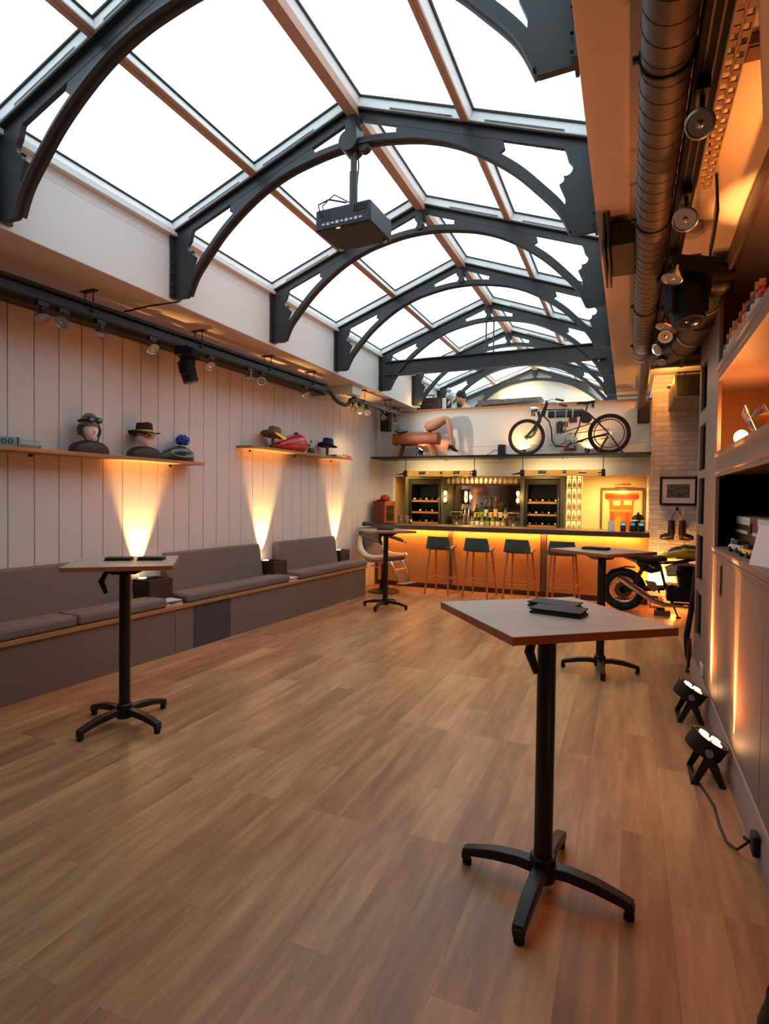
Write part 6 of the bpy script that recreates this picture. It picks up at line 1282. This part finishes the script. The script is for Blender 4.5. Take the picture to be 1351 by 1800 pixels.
b.bb(.67, .85, -.17, .17, .42, .66); b.build('cylinder_block', ENG, r); b = MB(); b.bb(.62, .86, -.20, .20, .645, .70); b.build('cylinder_head', ENG, r, bevel=.012)
for i in range(3): b = MB(); b.cyl((.50, -.11 + .11 * i, .56), (.63, -.11 + .11 * i, .575), .028, n=14); b.build('carburettor', 'alu', r)
b = MB()
for yy in (-.14, -.05, .05, .14): b.tube([(.86, yy, .62), (.97, yy, .56), (1.0, yy, .40), (.95, yy * 1.05, .19), (.75, -.12 - abs(yy) * .2, .13), (.62, -.17, .145)], .018, 10)
b.build('exhaust_headers', 'chrome', r)
b = MB(); b.tube([(.70, -.18, .145), (.48, -.19, .155), (.36, -.2, .19), (.20, -.205, .285), (.02, -.21, .41), (-.10, -.21, .495)], [.022, .03, .036, .042, .046, .044], 18); b.build('silencer', 'chrome', r)
b = MB(); b.cyl((-.10, -.21, .495), (-.112, -.21, .503), .03, n=16); b.build('silencer_tip', 'dark', r)
b = MB(); b.prism([(.22, .47), (.36, .45), (.40, .36), (.34, .31), (.28, .36)], -.16, -.14, 'xz'); b.build('foot_plate', 'alu', r, bevel=.004); b = MB(); b.cyl((.40, -.15, .33), (.40, -.27, .33), .014, n=10); b.build('footpeg', 'rubber', r)
b = MB(); b.tube([(.55, -.13, .20), (.60, -.19, .10), (.635, -.24, .012)], .012, 8); b.box((.64, -.25, .008), (.06, .04, .014)); b.build('side_stand', 'black', r)
for s in (-1, 1): b = MB(); b.tube([(1.08, s * .10, .88), (FW[0], s * .10, FW[1])], [.026, .03], 14); b.build('fork_leg', 'chrome', r)
b = MB(); b.tube([(1.06, 0, .96), (1.10, 0, .78)], .035, 14); b.bb(1.05, 1.13, -.13, .13, .90, .925); b.build('steering_head', GLB, r)
b = MB(); b.tube([(.92, -.38, 1.06), (1.0, -.30, 1.08), (1.06, -.14, 1.04), (1.06, .14, 1.04), (1.0, .30, 1.08), (.92, .38, 1.06)], .012, 8); b.tube([(1.06, 0, .92), (1.06, 0, 1.04)], .02, 8); b.build('handlebar', 'chrome', r)
b = MB(); b.lathe([(.03, -.10), (.08, -.05), (.09, .0), (.085, .012)], c=(1.24, 0, .92), n=24, T=Matrix.Rotation(PI / 2, 4, 'Y')); b.build('headlamp', GLB, r)
b = MB(); b.prism([(-.30, .45), (-.20, .56), (-.02, .62), (.10, .62), (.10, .64), (-.03, .64), (-.215, .58), (-.315, .46)], -.07, .07, 'xz'); b.build('rear_mudguard', GLB, r)
r = thing('stand_block', 'brown wooden block under the motorcycle exhaust', 'block', (.45, 8.70, 0)); b = MB(); b.box((0, 0, .035), (.20, .16, .07)); b.build('block', mat('block_brown', (124, 78, 48), .6), r, bevel=.006); b = MB(); b.box((-.02, 0, .085), (.10, .12, .03)); b.build('pad', 'rubber', r)

# ---------------------------------------------------------------- amber beams thrown by the track lamps onto floor and bench
for p, q_, pw in (((.20, 3.5, 2.78), (-.1, 3.0, 0), 26), ((.20, 1.6, 2.78), (.15, 1.0, 0), 24), ((.20, 4.5, 2.8), (-2.5, 4.2, 0), 26)):
    light('SPOT', 'track_beam', p, pw * 1.4, (1, .28, .075), q_, size=.05, spot=75, blend=1)
for u, pw in ((6.52, 15), (4.93, 15), (3.22, 12)):
    light('SPOT', 'track_beam', lw(u, .52, 2.86), pw * 3.2, (1, .27, .08), lw(u - .1, .45, 0), size=.04, spot=48, blend=1)
light('SPOT', 'track_beam', lw(1.76, .52, 2.86), 30, (1, .66, .30), lw(1.3, .05, 1.9), size=.04, spot=80, blend=1)
light('SPOT', 'track_beam', lw(1.52, .62, 2.84), 45, (1, .78, .56), (-2.6, 9.65, 2.75), size=.04, spot=75, blend=1)
light('SPOT', 'track_beam', (.14, 5.25, 2.80), 110, (1, .78, .56), (-1.3, 9.65, 2.7), size=.04, spot=48, blend=1)
